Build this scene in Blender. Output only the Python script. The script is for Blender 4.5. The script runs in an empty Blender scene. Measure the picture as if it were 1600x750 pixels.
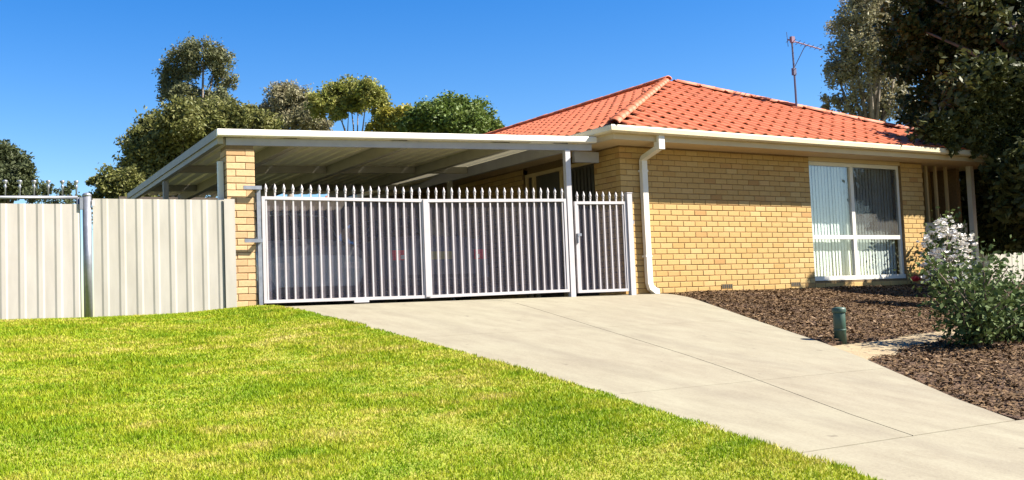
import bpy, bmesh, math, random
import numpy as np
from mathutils import Vector, Matrix

random.seed(7)
rng = np.random.default_rng(7)
scene = bpy.context.scene
COL = scene.collection

# ------------------------------------------------------------------ camera, sky, sun, exposure
CAM_YAW, CAM_PITCH, CAM_ROLL = math.radians(32.0), math.radians(3.6), math.radians(-2.25)
CAM_LOC = Vector((-9.797, -12.526, -0.114))
_f = Vector((math.sin(CAM_YAW) * math.cos(CAM_PITCH), math.cos(CAM_YAW) * math.cos(CAM_PITCH), math.sin(CAM_PITCH)))
_r = Vector((math.cos(CAM_YAW), -math.sin(CAM_YAW), 0))
_u = _r.cross(_f)
_r2 = _r * math.cos(CAM_ROLL) + _u * math.sin(CAM_ROLL)
_u2 = -_r * math.sin(CAM_ROLL) + _u * math.cos(CAM_ROLL)
cam_data = bpy.data.cameras.new('camera')
cam_data.sensor_width = 36.0
cam_data.lens = 36.0 * 1650 / 1600
cam_data.clip_end = 2000
cam_data.clip_start = 0.05
cam = bpy.data.objects.new('camera', cam_data)
COL.objects.link(cam)
M = Matrix((( _r2.x, _u2.x, -_f.x, CAM_LOC.x), (_r2.y, _u2.y, -_f.y, CAM_LOC.y), (_r2.z, _u2.z, -_f.z, CAM_LOC.z), (0, 0, 0, 1)))
cam.matrix_world = M
scene.camera = cam

SUN_AZ = math.radians(52.0)      # towards +X from the front (-Y) direction
SUN_EL = math.radians(42.0)
SUN_DIR = Vector((math.sin(SUN_AZ) * math.cos(SUN_EL), -math.cos(SUN_AZ) * math.cos(SUN_EL), math.sin(SUN_EL)))
world = bpy.data.worlds.new('World')
scene.world = world
world.use_nodes = True
wn = world.node_tree
sky = wn.nodes.new('ShaderNodeTexSky')
sky.sky_type = 'NISHITA'
sky.sun_disc = False
sky.sun_elevation = SUN_EL
sky.sun_rotation = math.pi - SUN_AZ
sky.altitude = 100
sky.air_density = 1.0
sky.dust_density = 0.3
sky.ozone_density = 2.0
hs = wn.nodes.new('ShaderNodeHueSaturation')
hs.inputs['Saturation'].default_value = 1.5
hs.inputs['Hue'].default_value = 0.513
hs.inputs['Value'].default_value = 1.0
wn.links.new(sky.outputs[0], hs.inputs['Color'])
wn.links.new(hs.outputs[0], wn.nodes['Background'].inputs[0])
wn.nodes['Background'].inputs[1].default_value = 0.055
sun_data = bpy.data.lights.new('sun', 'SUN')
sun_data.energy = 5.0
sun_data.angle = math.radians(0.53)
sun_data.color = (1.0, 0.93, 0.82)
sun = bpy.data.objects.new('sun', sun_data)
COL.objects.link(sun)
sun.rotation_euler = SUN_DIR.to_track_quat('Z', 'Y').to_euler()
sun.location = (0, -20, 30)
vs = scene.view_settings
vs.view_transform = 'Standard'
vs.look = 'None'
vs.exposure = 1.8
vs.gamma = 1.0
vs.use_curve_mapping = False

# ------------------------------------------------------------------ materials
def new_mat(name):
    m = bpy.data.materials.new(name)
    m.use_nodes = True
    nt = m.node_tree
    return m, nt, nt.nodes['Principled BSDF']

def ramp(nt, fac, stops):
    r = nt.nodes.new('ShaderNodeValToRGB')
    el = r.color_ramp.elements
    while len(el) > 1:
        el.remove(el[-1])
    el[0].position = stops[0][0]
    el[0].color = (*stops[0][1], 1)
    for p, c in stops[1:]:
        e = el.new(p)
        e.color = (*c, 1)
    nt.links.new(fac, r.inputs[0])
    return r.outputs[0]

def noise(nt, scale, detail=4, rough=0.6, coord='Object', vec_scale=None):
    tc = nt.nodes.new('ShaderNodeTexCoord') if coord in ('Object', 'Generated') else None
    out = tc.outputs[coord] if tc else nt.nodes.new('ShaderNodeNewGeometry').outputs['Position']
    if vec_scale:
        mp = nt.nodes.new('ShaderNodeMapping')
        mp.inputs['Scale'].default_value = vec_scale
        nt.links.new(out, mp.inputs[0])
        out = mp.outputs[0]
    n = nt.nodes.new('ShaderNodeTexNoise')
    n.inputs['Scale'].default_value = scale
    n.inputs['Detail'].default_value = detail
    n.inputs['Roughness'].default_value = rough
    nt.links.new(out, n.inputs['Vector'])
    return n.outputs['Fac']

def mix(nt, fac, a, b, mode='MIX'):
    n = nt.nodes.new('ShaderNodeMix')
    n.data_type = 'RGBA'
    n.blend_type = mode
    for sock, v in ((n.inputs[0], fac), (n.inputs[6], a), (n.inputs[7], b)):
        if hasattr(v, 'links') or isinstance(v, bpy.types.NodeSocket):
            nt.links.new(v, sock)
        elif isinstance(v, (int, float)):
            sock.default_value = v
        else:
            sock.default_value = (*v, 1)
    return n.outputs[2]

def bump(nt, b, height, strength=0.3, dist=0.01):
    n = nt.nodes.new('ShaderNodeBump')
    n.inputs['Strength'].default_value = strength
    n.inputs['Distance'].default_value = dist
    nt.links.new(height, n.inputs['Height'])
    nt.links.new(n.outputs[0], b.inputs['Normal'])

def simple(name, c1, c2=None, scale=8, rough=0.6, metal=0.0, bstr=0.0, bdist=0.01, spec=0.5, detail=5, coord='World', vec_scale=None):
    m, nt, b = new_mat(name)
    c2 = c2 or tuple(x * 0.8 for x in c1)
    nz = noise(nt, scale, detail, coord=coord, vec_scale=vec_scale)
    nt.links.new(ramp(nt, nz, [(0.35, c1), (0.68, c2)]), b.inputs['Base Color'])
    b.inputs['Roughness'].default_value = rough
    b.inputs['Metallic'].default_value = metal
    b.inputs['Specular IOR Level'].default_value = spec
    if bstr:
        bump(nt, b, noise(nt, scale * 6, 4, coord=coord), bstr, bdist)
    return m

def varied(name, stops, island=False, rough=0.8, nscale=18, namt=0.25, dark=(0.5, 0.4, 0.3), bstr=0.4, bdist=0.004, big=None):
    """colour picked per piece (object or mesh island), then mottled by noise"""
    m, nt, b = new_mat(name)
    if island:
        rnd = nt.nodes.new('ShaderNodeNewGeometry').outputs['Random Per Island']
    else:
        rnd = nt.nodes.new('ShaderNodeObjectInfo').outputs['Random']
    col = ramp(nt, rnd, stops)
    nz = noise(nt, nscale, 5, 0.7, coord='World')
    mr = nt.nodes.new('ShaderNodeMapRange')
    mr.inputs['From Min'].default_value = 0.45
    mr.inputs['From Max'].default_value = 0.75
    mr.inputs['To Max'].default_value = namt
    nt.links.new(nz, mr.inputs['Value'])
    col = mix(nt, mr.outputs[0], col, dark)
    if big:
        nb = noise(nt, big[0], 3, 0.5, coord='World')
        mr2 = nt.nodes.new('ShaderNodeMapRange')
        mr2.inputs['From Min'].default_value = 0.42
        mr2.inputs['From Max'].default_value = 0.7
        mr2.inputs['To Max'].default_value = big[1]
        nt.links.new(nb, mr2.inputs['Value'])
        col = mix(nt, mr2.outputs[0], col, big[2])
    nt.links.new(col, b.inputs['Base Color'])
    b.inputs['Roughness'].default_value = rough
    b.inputs['Specular IOR Level'].default_value = 0.3
    if bstr:
        bump(nt, b, noise(nt, nscale * 5, 4, coord='World'), bstr, bdist)
    return m

BRICK_STOPS = [(0.0, (0.355, 0.215, 0.070)), (0.12, (0.38, 0.24, 0.082)), (0.4, (0.40, 0.262, 0.095)), (0.65, (0.37, 0.24, 0.086)), (0.9, (0.43, 0.295, 0.12)), (0.96, (0.38, 0.225, 0.08)), (1.0, (0.32, 0.18, 0.06))]
PIER_STOPS = [(0.0, (0.42, 0.27, 0.13)), (0.3, (0.50, 0.345, 0.185)), (0.6, (0.40, 0.255, 0.13)), (0.85, (0.54, 0.385, 0.215)), (1.0, (0.37, 0.22, 0.10))]
TILE_STOPS = [(0.0, (0.36, 0.095, 0.038)), (0.35, (0.41, 0.112, 0.047)), (0.7, (0.38, 0.10, 0.042)), (1.0, (0.45, 0.13, 0.058))]
MT = {}
MT['brick'] = varied('brick_clay', BRICK_STOPS, False, dark=(0.22, 0.12, 0.04), nscale=26, namt=0.3)
MT['brick_i'] = varied('brick_clay_joined', BRICK_STOPS, True, dark=(0.22, 0.12, 0.04), nscale=26, namt=0.3)
MT['pier_brick'] = varied('pier_brick_clay', PIER_STOPS, False, dark=(0.24, 0.13, 0.055), nscale=26, namt=0.35)
MT['tile'] = varied('roof_tile_clay', TILE_STOPS, False, rough=0.6, dark=(0.24, 0.066, 0.03), nscale=9, namt=0.35, big=(0.9, 0.3, (0.34, 0.12, 0.06)))
MT['tile_i'] = varied('roof_tile_clay_joined', TILE_STOPS, True, rough=0.6, dark=(0.24, 0.066, 0.03), nscale=9, namt=0.35, big=(0.9, 0.3, (0.34, 0.12, 0.06)))
MT['mortar'] = simple('mortar', (0.20, 0.125, 0.05), (0.15, 0.09, 0.038), 30, 0.95, bstr=0.5)
MT['sarking'] = simple('roof_underlay', (0.12, 0.035, 0.018), (0.1, 0.03, 0.015), 6, 0.9)
MT['cream'] = simple('cream_paint', (0.45, 0.34, 0.17), (0.42, 0.31, 0.155), 3, 0.45, bstr=0.05)
MT['gutter'] = simple('gutter_paint', (0.52, 0.44, 0.28), (0.47, 0.39, 0.24), 5, 0.4)
MT['soffit'] = simple('soffit_paint', (0.50, 0.37, 0.20), (0.46, 0.34, 0.18), 2, 0.7)
MT['white'] = simple('white_powder_coat', (0.42, 0.395, 0.40), (0.38, 0.355, 0.355), 7, 0.4)
MT['white_trim'] = simple('white_trim_paint', (0.60, 0.57, 0.50), (0.55, 0.52, 0.45), 4, 0.45)
MT['beam_grey'] = simple('carport_beam_steel', (0.30, 0.29, 0.31), (0.26, 0.25, 0.27), 5, 0.5)
MT['galv'] = simple('galvanised_steel', (0.26, 0.27, 0.30), (0.19, 0.20, 0.225), 14, 0.45, metal=0.6)
MT['rafter'] = simple('rafter_steel', (0.28, 0.26, 0.21), (0.24, 0.22, 0.18), 4, 0.6)
MT['sheet_under'] = simple('roof_sheet_steel', (0.80, 0.74, 0.54), (0.74, 0.68, 0.49), 2, 0.5)
MT['fence'] = simple('fence_sheet_paint', (0.36, 0.335, 0.29), (0.30, 0.277, 0.235), 2.2, 0.5, bstr=0.03, vec_scale=(3, 3, 0.6))
MT['fence_gate'] = simple('side_gate_sheet_paint', (0.39, 0.36, 0.325), (0.33, 0.30, 0.265), 2.2, 0.5, bstr=0.03, vec_scale=(3, 3, 0.6))
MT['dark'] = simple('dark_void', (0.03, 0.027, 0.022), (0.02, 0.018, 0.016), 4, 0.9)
MT['door_dark'] = simple('dark_door_timber', (0.05, 0.042, 0.03), (0.035, 0.03, 0.022), 6, 0.5)
MT['shed'] = simple('dark_timber', (0.085, 0.065, 0.045), (0.055, 0.042, 0.03), 5, 0.85, vec_scale=(8, 8, 1))
MT['blind'] = simple('blind_fabric', (0.80, 0.80, 0.72), (0.76, 0.76, 0.68), 6, 0.85)
MT['vent'] = simple('vent_clay', (0.23, 0.15, 0.05), (0.17, 0.11, 0.035), 20, 0.9)
MT['bollard'] = simple('bollard_green', (0.028, 0.065, 0.045), (0.02, 0.05, 0.036), 20, 0.5)
MT['antenna'] = simple('antenna_metal', (0.09, 0.09, 0.14), (0.07, 0.07, 0.11), 20, 0.5, metal=0.4)
MT['antenna_red'] = simple('antenna_cap', (0.17, 0.09, 0.14), None, 20, 0.5)
MT['rubber'] = simple('tyre_rubber', (0.025, 0.025, 0.026), (0.018, 0.018, 0.018), 20, 0.8)
MT['rim'] = simple('wheel_rim', (0.45, 0.45, 0.47), (0.36, 0.36, 0.38), 20, 0.35, metal=0.8)
MT['car_silver'] = simple('silver_car_paint', (0.50, 0.51, 0.54), (0.45, 0.46, 0.49), 1.5, 0.3, metal=0.2)
MT['car_dark'] = simple('grey_car_paint', (0.13, 0.125, 0.14), (0.11, 0.105, 0.12), 1.5, 0.3, metal=0.2)
MT['lamp_red'] = simple('tail_lamp_red', (0.85, 0.03, 0.05), (0.75, 0.025, 0.04), 10, 0.2)
MT['lamp_white'] = simple('reverse_lamp', (0.75, 0.7, 0.7), None, 10, 0.2)
MT['plate'] = simple('number_plate_yellow', (0.40, 0.34, 0.10), (0.36, 0.30, 0.085), 10, 0.4)
MT['plastic'] = simple('black_plastic', (0.04, 0.04, 0.042), (0.03, 0.03, 0.03), 12, 0.6)
MT['petal'] = simple('rose_petal', (0.42, 0.02, 0.03), (0.28, 0.012, 0.02), 30, 0.6)
MT['white_petal'] = simple('white_rose_petal', (0.74, 0.72, 0.68), (0.66, 0.63, 0.58), 30, 0.7)
MT['trunk_gum'] = simple('gum_bark', (0.20, 0.165, 0.13), (0.10, 0.08, 0.06), 5, 0.9, bstr=0.4)
MT['trunk_dark'] = simple('dark_bark', (0.12, 0.09, 0.065), (0.07, 0.05, 0.035), 8, 0.95, bstr=0.6)
MT['sand_path'] = simple('sand_path', (0.27, 0.21, 0.12), (0.21, 0.155, 0.085), 5, 0.95, bstr=0.5, bdist=0.02)
MT['earth'] = simple('earth', (0.16, 0.13, 0.07), (0.10, 0.085, 0.045), 3, 0.95)

def leaf_mat(name, a, b_, c, trans=0.25, nscale=1.2, rough=0.55, spec=0.22):
    m, nt, b = new_mat(name)
    rnd = nt.nodes.new('ShaderNodeNewGeometry').outputs['Random Per Island']
    col = ramp(nt, rnd, [(0.0, a), (0.5, b_), (1.0, c)])
    nz = noise(nt, nscale, 3, coord='World')
    col2 = mix(nt, 0.35, col, ramp(nt, nz, [(0.4, a), (0.62, c)]))
    nt.links.new(col2, b.inputs['Base Color'])
    b.inputs['Roughness'].default_value = rough
    b.inputs['Specular IOR Level'].default_value = spec
    tr = nt.nodes.new('ShaderNodeBsdfTranslucent')
    nt.links.new(col2, tr.inputs['Color'])
    mx = nt.nodes.new('ShaderNodeMixShader')
    mx.inputs[0].default_value = trans
    nt.links.new(b.outputs[0], mx.inputs[1])
    nt.links.new(tr.outputs[0], mx.inputs[2])
    nt.links.new(mx.outputs[0], nt.nodes['Material Output'].inputs['Surface'])
    return m

MT['leaf_gum'] = leaf_mat('gum_leaf', (0.105, 0.125, 0.055), (0.14, 0.15, 0.07), (0.165, 0.155, 0.08), 0.3)
MT['leaf_olive'] = leaf_mat('olive_leaf', (0.105, 0.12, 0.032), (0.145, 0.15, 0.042), (0.17, 0.16, 0.052), 0.3)
MT['leaf_grey'] = leaf_mat('grey_gum_leaf', (0.20, 0.20, 0.11), (0.26, 0.24, 0.14), (0.23, 0.19, 0.11), 0.3)
MT['leaf_lime'] = leaf_mat('lime_gum_leaf', (0.16, 0.19, 0.035), (0.23, 0.24, 0.05), (0.26, 0.24, 0.07), 0.3)
MT['leaf_yellow'] = leaf_mat('yellow_leaf', (0.30, 0.27, 0.04), (0.35, 0.29, 0.04), (0.25, 0.24, 0.05), 0.3)
MT['leaf_round'] = leaf_mat('round_tree_leaf', (0.07, 0.115, 0.02), (0.10, 0.15, 0.026), (0.125, 0.155, 0.036), 0.25)
MT['leaf_dark'] = leaf_mat('dark_leaf', (0.045, 0.06, 0.024), (0.065, 0.08, 0.034), (0.08, 0.09, 0.04), 0.25)
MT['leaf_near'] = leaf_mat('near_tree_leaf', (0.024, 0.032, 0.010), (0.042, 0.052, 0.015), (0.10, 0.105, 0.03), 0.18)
MT['leaf_rose'] = leaf_mat('rose_leaf', (0.045, 0.075, 0.022), (0.07, 0.105, 0.03), (0.105, 0.135, 0.045), 0.15, 1.2, 0.65, 0.12)

def grass_mat():
    m, nt, b = new_mat('grass_blade')
    rnd = nt.nodes.new('ShaderNodeNewGeometry').outputs['Random Per Island']
    n1 = noise(nt, 0.55, 5, 0.6, coord='World', vec_scale=(0.8, 1.6, 1))
    n2 = noise(nt, 2.6, 5, 0.65, coord='World', vec_scale=(0.8, 1.5, 1))
    add = nt.nodes.new('ShaderNodeMath')
    add.operation = 'MULTIPLY_ADD'
    nt.links.new(n2, add.inputs[0])
    add.inputs[1].default_value = 0.6
    mul = nt.nodes.new('ShaderNodeMath')
    mul.operation = 'MULTIPLY'
    mul.inputs[1].default_value = 0.4
    nt.links.new(n1, mul.inputs[0])
    nt.links.new(mul.outputs[0], add.inputs[2])
    ma = nt.nodes.new('ShaderNodeMath')
    ma.operation = 'MULTIPLY_ADD'
    nt.links.new(rnd, ma.inputs[0])
    ma.inputs[1].default_value = 0.11
    nt.links.new(add.outputs[0], ma.inputs[2])
    col = ramp(nt, ma.outputs[0], [(0.44, (0.135, 0.225, 0.004)), (0.525, (0.20, 0.28, 0.006)), (0.60, (0.285, 0.315, 0.014)), (0.655, (0.39, 0.355, 0.055)), (0.73, (0.53, 0.44, 0.15))])
    nt.links.new(col, b.inputs['Base Color'])
    b.inputs['Roughness'].default_value = 0.6
    b.inputs['Specular IOR Level'].default_value = 0.2
    tr = nt.nodes.new('ShaderNodeBsdfTranslucent')
    nt.links.new(col, tr.inputs['Color'])
    mx = nt.nodes.new('ShaderNodeMixShader')
    mx.inputs[0].default_value = 0.3
    nt.links.new(b.outputs[0], mx.inputs[1])
    nt.links.new(tr.outputs[0], mx.inputs[2])
    nt.links.new(mx.outputs[0], nt.nodes['Material Output'].inputs['Surface'])
    return m
MT['grass'] = grass_mat()
MT['lawn'] = simple('lawn_soil', (0.16, 0.21, 0.008), (0.27, 0.25, 0.03), 2.5, 0.95, bstr=0.6, bdist=0.02)
MT['far_ground'] = simple('far_ground', (0.11, 0.13, 0.03), (0.17, 0.15, 0.06), 0.4, 0.95)

def concrete_mat():
    m, nt, b = new_mat('driveway_concrete')
    n1 = noise(nt, 0.35, 5, 0.6, coord='World')
    n2 = noise(nt, 2.2, 6, 0.7, coord='World', vec_scale=(2.0, 0.7, 1))
    n3 = noise(nt, 55, 3, 0.7, coord='World')
    c = ramp(nt, n1, [(0.35, (0.245, 0.232, 0.160)), (0.65, (0.205, 0.178, 0.125))])
    c = mix(nt, 0.55, c, ramp(nt, n2, [(0.35, (0.26, 0.24, 0.172)), (0.5, (0.215, 0.19, 0.135)), (0.70, (0.155, 0.13, 0.092))]))
    c = mix(nt, 0.18, c, ramp(nt, n3, [(0.35, (0.12, 0.10, 0.075)), (0.6, (0.26, 0.24, 0.18))]))
    # hand-sized stains with a shape of their own
    n4 = noise(nt, 1.1, 7, 0.75, coord='World')
    mr = nt.nodes.new('ShaderNodeMapRange')
    mr.inputs['From Min'].default_value = 0.60
    mr.inputs['From Max'].default_value = 0.72
    mr.inputs['To Max'].default_value = 0.35
    nt.links.new(n4, mr.inputs['Value'])
    c = mix(nt, mr.outputs[0], c, (0.14, 0.11, 0.075))
    # worn tyre tracks, broken up by noise
    sep = nt.nodes.new('ShaderNodeSeparateXYZ')
    nt.links.new(nt.nodes.new('ShaderNodeNewGeometry').outputs['Position'], sep.inputs[0])
    def math_(op, a, b2=None):
        n = nt.nodes.new('ShaderNodeMath')
        n.operation = op
        for i_, v_ in enumerate((a, b2)):
            if v_ is None: continue
            if isinstance(v_, (int, float)): n.inputs[i_].default_value = v_
            else: nt.links.new(v_, n.inputs[i_])
        return n.outputs[0]
    trk = None
    for x0_ in (-4.45, -3.0):
        d_ = math_('ABSOLUTE', math_('SUBTRACT', sep.outputs[0], x0_))
        g_ = math_('MAXIMUM', math_('SUBTRACT', 1.0, math_('MULTIPLY', d_, 4.5)), 0.0)
        trk = g_ if trk is None else math_('MAXIMUM', trk, g_)
    trk = math_('MULTIPLY', math_('MULTIPLY', trk, n2), 0.42)
    c = mix(nt, trk, c, (0.13, 0.11, 0.085))
    n5 = noise(nt, 7.0, 2, 0.5, coord='World')
    sp = nt.nodes.new('ShaderNodeMapRange')
    sp.inputs['From Min'].default_value = 0.73
    sp.inputs['From Max'].default_value = 0.77
    sp.inputs['To Max'].default_value = 0.45
    nt.links.new(n5, sp.inputs['Value'])
    c = mix(nt, sp.outputs[0], c, (0.07, 0.055, 0.04))
    nt.links.new(c, b.inputs['Base Color'])
    b.inputs['Roughness'].default_value = 0.85
    b.inputs['Specular IOR Level'].default_value = 0.25
    bump(nt, b, n3, 0.25, 0.004)
    return m
MT['concrete'] = concrete_mat()
MT['mulch'] = simple('mulch_soil', (0.10, 0.054, 0.027), (0.075, 0.04, 0.02), 9, 0.95, bstr=0.8, bdist=0.03)
MT['chip'] = varied('bark_chip', [(0.0, (0.065, 0.035, 0.013)), (0.4, (0.105, 0.059, 0.023)), (0.75, (0.135, 0.079, 0.032)), (0.95, (0.18, 0.115, 0.062)), (1.0, (0.30, 0.22, 0.14))], True, rough=0.9, namt=0.2, dark=(0.06, 0.035, 0.022), bstr=0)

def glass_mat(name, tint=(1, 1, 1), refl=1.0):
    m, nt, b = new_mat(name)
    nt.nodes.remove(b)
    tr = nt.nodes.new('ShaderNodeBsdfTransparent')
    tr.inputs[0].default_value = (*tint, 1)
    gl = nt.nodes.new('ShaderNodeBsdfGlossy')
    gl.inputs['Roughness'].default_value = 0.02
    lwt = nt.nodes.new('ShaderNodeLayerWeight')      # same reflectance from both sides of the pane
    lwt.inputs[0].default_value = 0.5
    pw = nt.nodes.new('ShaderNodeMath')
    pw.operation = 'POWER'
    pw.inputs[1].default_value = 4.0
    nt.links.new(lwt.outputs['Facing'], pw.inputs[0])
    mu = nt.nodes.new('ShaderNodeMath')
    mu.operation = 'MULTIPLY_ADD'
    mu.use_clamp = True
    mu.inputs[1].default_value = 0.9
    mu.inputs[2].default_value = 0.045 * refl
    nt.links.new(pw.outputs[0], mu.inputs[0])
    mx = nt.nodes.new('ShaderNodeMixShader')
    nt.links.new(mu.outputs[0], mx.inputs[0])
    nt.links.new(tr.outputs[0], mx.inputs[1])
    nt.links.new(gl.outputs[0], mx.inputs[2])
    nt.links.new(mx.outputs[0], nt.nodes['Material Output'].inputs['Surface'])
    return m
MT['glass'] = glass_mat('window_glass', (0.87, 0.90, 0.91), 2.2)
MT['car_glass'] = glass_mat('car_glass', (0.16, 0.18, 0.19), 1.2)

def mesh_mat(name, col, cover):
    """fine woven mesh seen from afar: part covered by thread, part open"""
    m, nt, b = new_mat(name)
    b.inputs['Base Color'].default_value = (*col, 1)
    b.inputs['Roughness'].default_value = 0.7
    tr = nt.nodes.new('ShaderNodeBsdfTransparent')
    nz = noise(nt, 3.0, 4, coord='World')
    mr = nt.nodes.new('ShaderNodeMapRange')
    mr.inputs['To Min'].default_value = cover * 0.75
    mr.inputs['To Max'].default_value = cover * 1.25
    nt.links.new(nz, mr.inputs['Value'])
    mx = nt.nodes.new('ShaderNodeMixShader')
    nt.links.new(mr.outputs[0], mx.inputs[0])
    nt.links.new(tr.outputs[0], mx.inputs[1])
    nt.links.new(b.outputs[0], mx.inputs[2])
    nt.links.new(mx.outputs[0], nt.nodes['Material Output'].inputs['Surface'])
    return m
MT['gate_mesh'] = mesh_mat('gate_mesh', (0.16, 0.14, 0.165), 0.23)
MT['flyscreen'] = mesh_mat('flyscreen_mesh', (0.06, 0.055, 0.045), 0.30)

def poly_mat():
    m, nt, b = new_mat('polycarbonate')
    b.inputs['Base Color'].default_value = (0.5, 0.48, 0.4, 1)
    b.inputs['Roughness'].default_value = 0.4
    tr = nt.nodes.new('ShaderNodeBsdfTranslucent')
    tr.inputs[0].default_value = (0.5, 0.48, 0.4, 1)
    mx = nt.nodes.new('ShaderNodeMixShader')
    mx.inputs[0].default_value = 0.5
    nt.links.new(b.outputs[0], mx.inputs[1])
    nt.links.new(tr.outputs[0], mx.inputs[2])
    nt.links.new(mx.outputs[0], nt.nodes['Material Output'].inputs['Surface'])
    return m
MT['poly'] = poly_mat()

# ------------------------------------------------------------------ mesh helpers
def link(o, parent=None):
    COL.objects.link(o)
    if parent is not None:
        o.parent = parent
    return o

def tag(o, label=None, cat=None, group=None, kind=None):
    if label: o['label'] = label
    if cat: o['category'] = cat
    if group: o['group'] = group
    if kind: o['kind'] = kind
    return o

def empty(name, loc=(0, 0, 0), rz=0.0, label=None, cat=None, group=None):
    o = bpy.data.objects.new(name, None)
    o.empty_display_size = 0.2
    COL.objects.link(o)
    o.location = loc
    o.rotation_euler = (0, 0, rz)
    return tag(o, label, cat, group)

class MB:
    def __init__(s):
        s.v = []
        s.f = []
    def quad8(s, p):
        """8 corners: 4 bottom (ccw from above), 4 top"""
        n = len(s.v)
        s.v += [tuple(q) for q in p]
        s.f += [(n+3, n+2, n+1, n), (n+4, n+5, n+6, n+7), (n, n+1, n+5, n+4), (n+1, n+2, n+6, n+5), (n+2, n+3, n+7, n+6), (n+3, n, n+4, n+7)]
        return s
    def box(s, x0, x1, y0, y1, z0, z1):
        return s.quad8([(x0, y0, z0), (x1, y0, z0), (x1, y1, z0), (x0, y1, z0), (x0, y0, z1), (x1, y0, z1), (x1, y1, z1), (x0, y1, z1)])
    def ring(s, pts):
        n = len(s.v)
        s.v += [tuple(p) for p in pts]
        return list(range(n, n + len(pts)))
    def tube(s, pts, radii, n=6, cap=True):
        pts = [Vector(p) for p in pts]
        if not hasattr(radii, '__len__'):
            radii = [radii] * len(pts)
        rings = []
        for i, p in enumerate(pts):
            d = (pts[min(i + 1, len(pts) - 1)] - pts[max(i - 1, 0)]).normalized()
            a = Vector((0, 0, 1)) if abs(d.z) < 0.9 else Vector((0, 1, 0))
            x = d.cross(a).normalized()
            y = d.cross(x)
            rings.append(s.ring([p + (x * math.cos(2 * math.pi * k / n) + y * math.sin(2 * math.pi * k / n)) * radii[i] for k in range(n)]))
        for a, b in zip(rings, rings[1:]):
            for k in range(n):
                s.f.append((a[k], a[(k + 1) % n], b[(k + 1) % n], b[k]))
        if cap:
            s.f.append(tuple(rings[0][::-1]))
            s.f.append(tuple(rings[-1]))
        return s
    def lathe(s, prof, c=(0, 0, 0), n=10):
        rings = [s.ring([(c[0] + r * math.cos(2 * math.pi * k / n), c[1] + r * math.sin(2 * math.pi * k / n), c[2] + z) for k in range(n)]) for r, z in prof]
        for a, b in zip(rings, rings[1:]):
            for k in range(n):
                s.f.append((a[k], a[(k + 1) % n], b[(k + 1) % n], b[k]))
        s.f.append(tuple(rings[0][::-1]))
        s.f.append(tuple(rings[-1]))
        return s
    def mesh(s, name, mat, smooth=False):
        me = bpy.data.meshes.new(name)
        me.from_pydata(s.v, [], s.f)
        me.materials.append(MT[mat] if isinstance(mat, str) else mat)
        if smooth:
            me.polygons.foreach_set('use_smooth', [True] * len(me.polygons))
        me.update()
        return me
    def build(s, name, mat, parent=None, smooth=False):
        return link(bpy.data.objects.new(name, s.mesh(name, mat, smooth)), parent)

def np_mesh(name, verts, faces_n, k, mat, smooth=False):
    """verts (N,3) array, consecutive k verts form each face"""
    me = bpy.data.meshes.new(name)
    nv = len(verts)
    nf = nv // k
    me.vertices.add(nv)
    me.vertices.foreach_set('co', np.ascontiguousarray(verts, dtype=np.float32).ravel())
    me.loops.add(nv)
    me.loops.foreach_set('vertex_index', np.arange(nv, dtype=np.int32))
    me.polygons.add(nf)
    me.polygons.foreach_set('loop_start', np.arange(0, nv, k, dtype=np.int32))
    me.polygons.foreach_set('loop_total', np.full(nf, k, dtype=np.int32))
    me.materials.append(MT[mat])
    me.update(calc_edges=True)
    return me

def zg(y):
    """height of the sloping front yard"""
    t = -(y + 0.3)
    sp = math.log1p(math.exp(min(t / 0.18, 60))) * 0.18 if t < 10 else t
    return -0.125 * min(sp, 13.4)
def zg_np(y):
    t = -(y + 0.3)
    return -0.125 * np.minimum(np.log1p(np.exp(np.minimum(t / 0.18, 60))) * 0.18 * (t <= 10) + t * (t > 10), 13.4)

def ldrop(x):
    t = min(max((-5.5 - x) / 1.2, 0), 1)
    return -0.075 * t * t * (3 - 2 * t)

def poly_sheet(name, poly, mat, dz=0.0, step=0.4, parent=None, zfun=None, thick=0.0):
    bm = bmesh.new()
    bm.faces.new([bm.verts.new((x, y, 0)) for x, y in poly])
    xs = [p[0] for p in poly]
    ys = [p[1] for p in poly]
    def cut(a0, a1, axis):
        v = math.floor(a0 / step) * step + step
        while v < a1:
            co = [0, 0, 0]; no = [0, 0, 0]
            co[axis] = v; no[axis] = 1
            bmesh.ops.bisect_plane(bm, geom=bm.verts[:] + bm.edges[:] + bm.faces[:], plane_co=co, plane_no=no, dist=1e-6)
            v += step
    cut(min(ys), max(ys), 1)
    cut(min(xs), max(xs), 0)
    bmesh.ops.triangulate(bm, faces=[f for f in bm.faces if len(f.verts) > 4])
    for v in bm.verts:
        v.co.z = zg(v.co.y) + dz + (zfun(v.co.x, v.co.y) if zfun else 0)
    bmesh.ops.recalc_face_normals(bm, faces=bm.faces[:])
    if sum(f.normal.z for f in bm.faces) < 0:
        bmesh.ops.reverse_faces(bm, faces=bm.faces[:])
    if thick:
        edges = [e for e in bm.edges if e.is_boundary]
        r = bmesh.ops.extrude_edge_only(bm, edges=edges)
        for v in [g for g in r['geom'] if isinstance(g, bmesh.types.BMVert)]:
            v.co.z -= thick
    me = bpy.data.meshes.new(name)
    bm.to_mesh(me)
    bm.free()
    me.materials.append(MT[mat])
    return link(bpy.data.objects.new(name, me), parent)

def inside(px, py, poly):
    res = np.zeros(len(px), bool)
    n = len(poly)
    for i in range(n):
        x0, y0 = poly[i]; x1, y1 = poly[(i + 1) % n]
        if y0 == y1:
            continue
        c = ((y0 > py) != (y1 > py)) & (px < (x1 - x0) * (py - y0) / (y1 - y0) + x0)
        res ^= c
    return res

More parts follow.
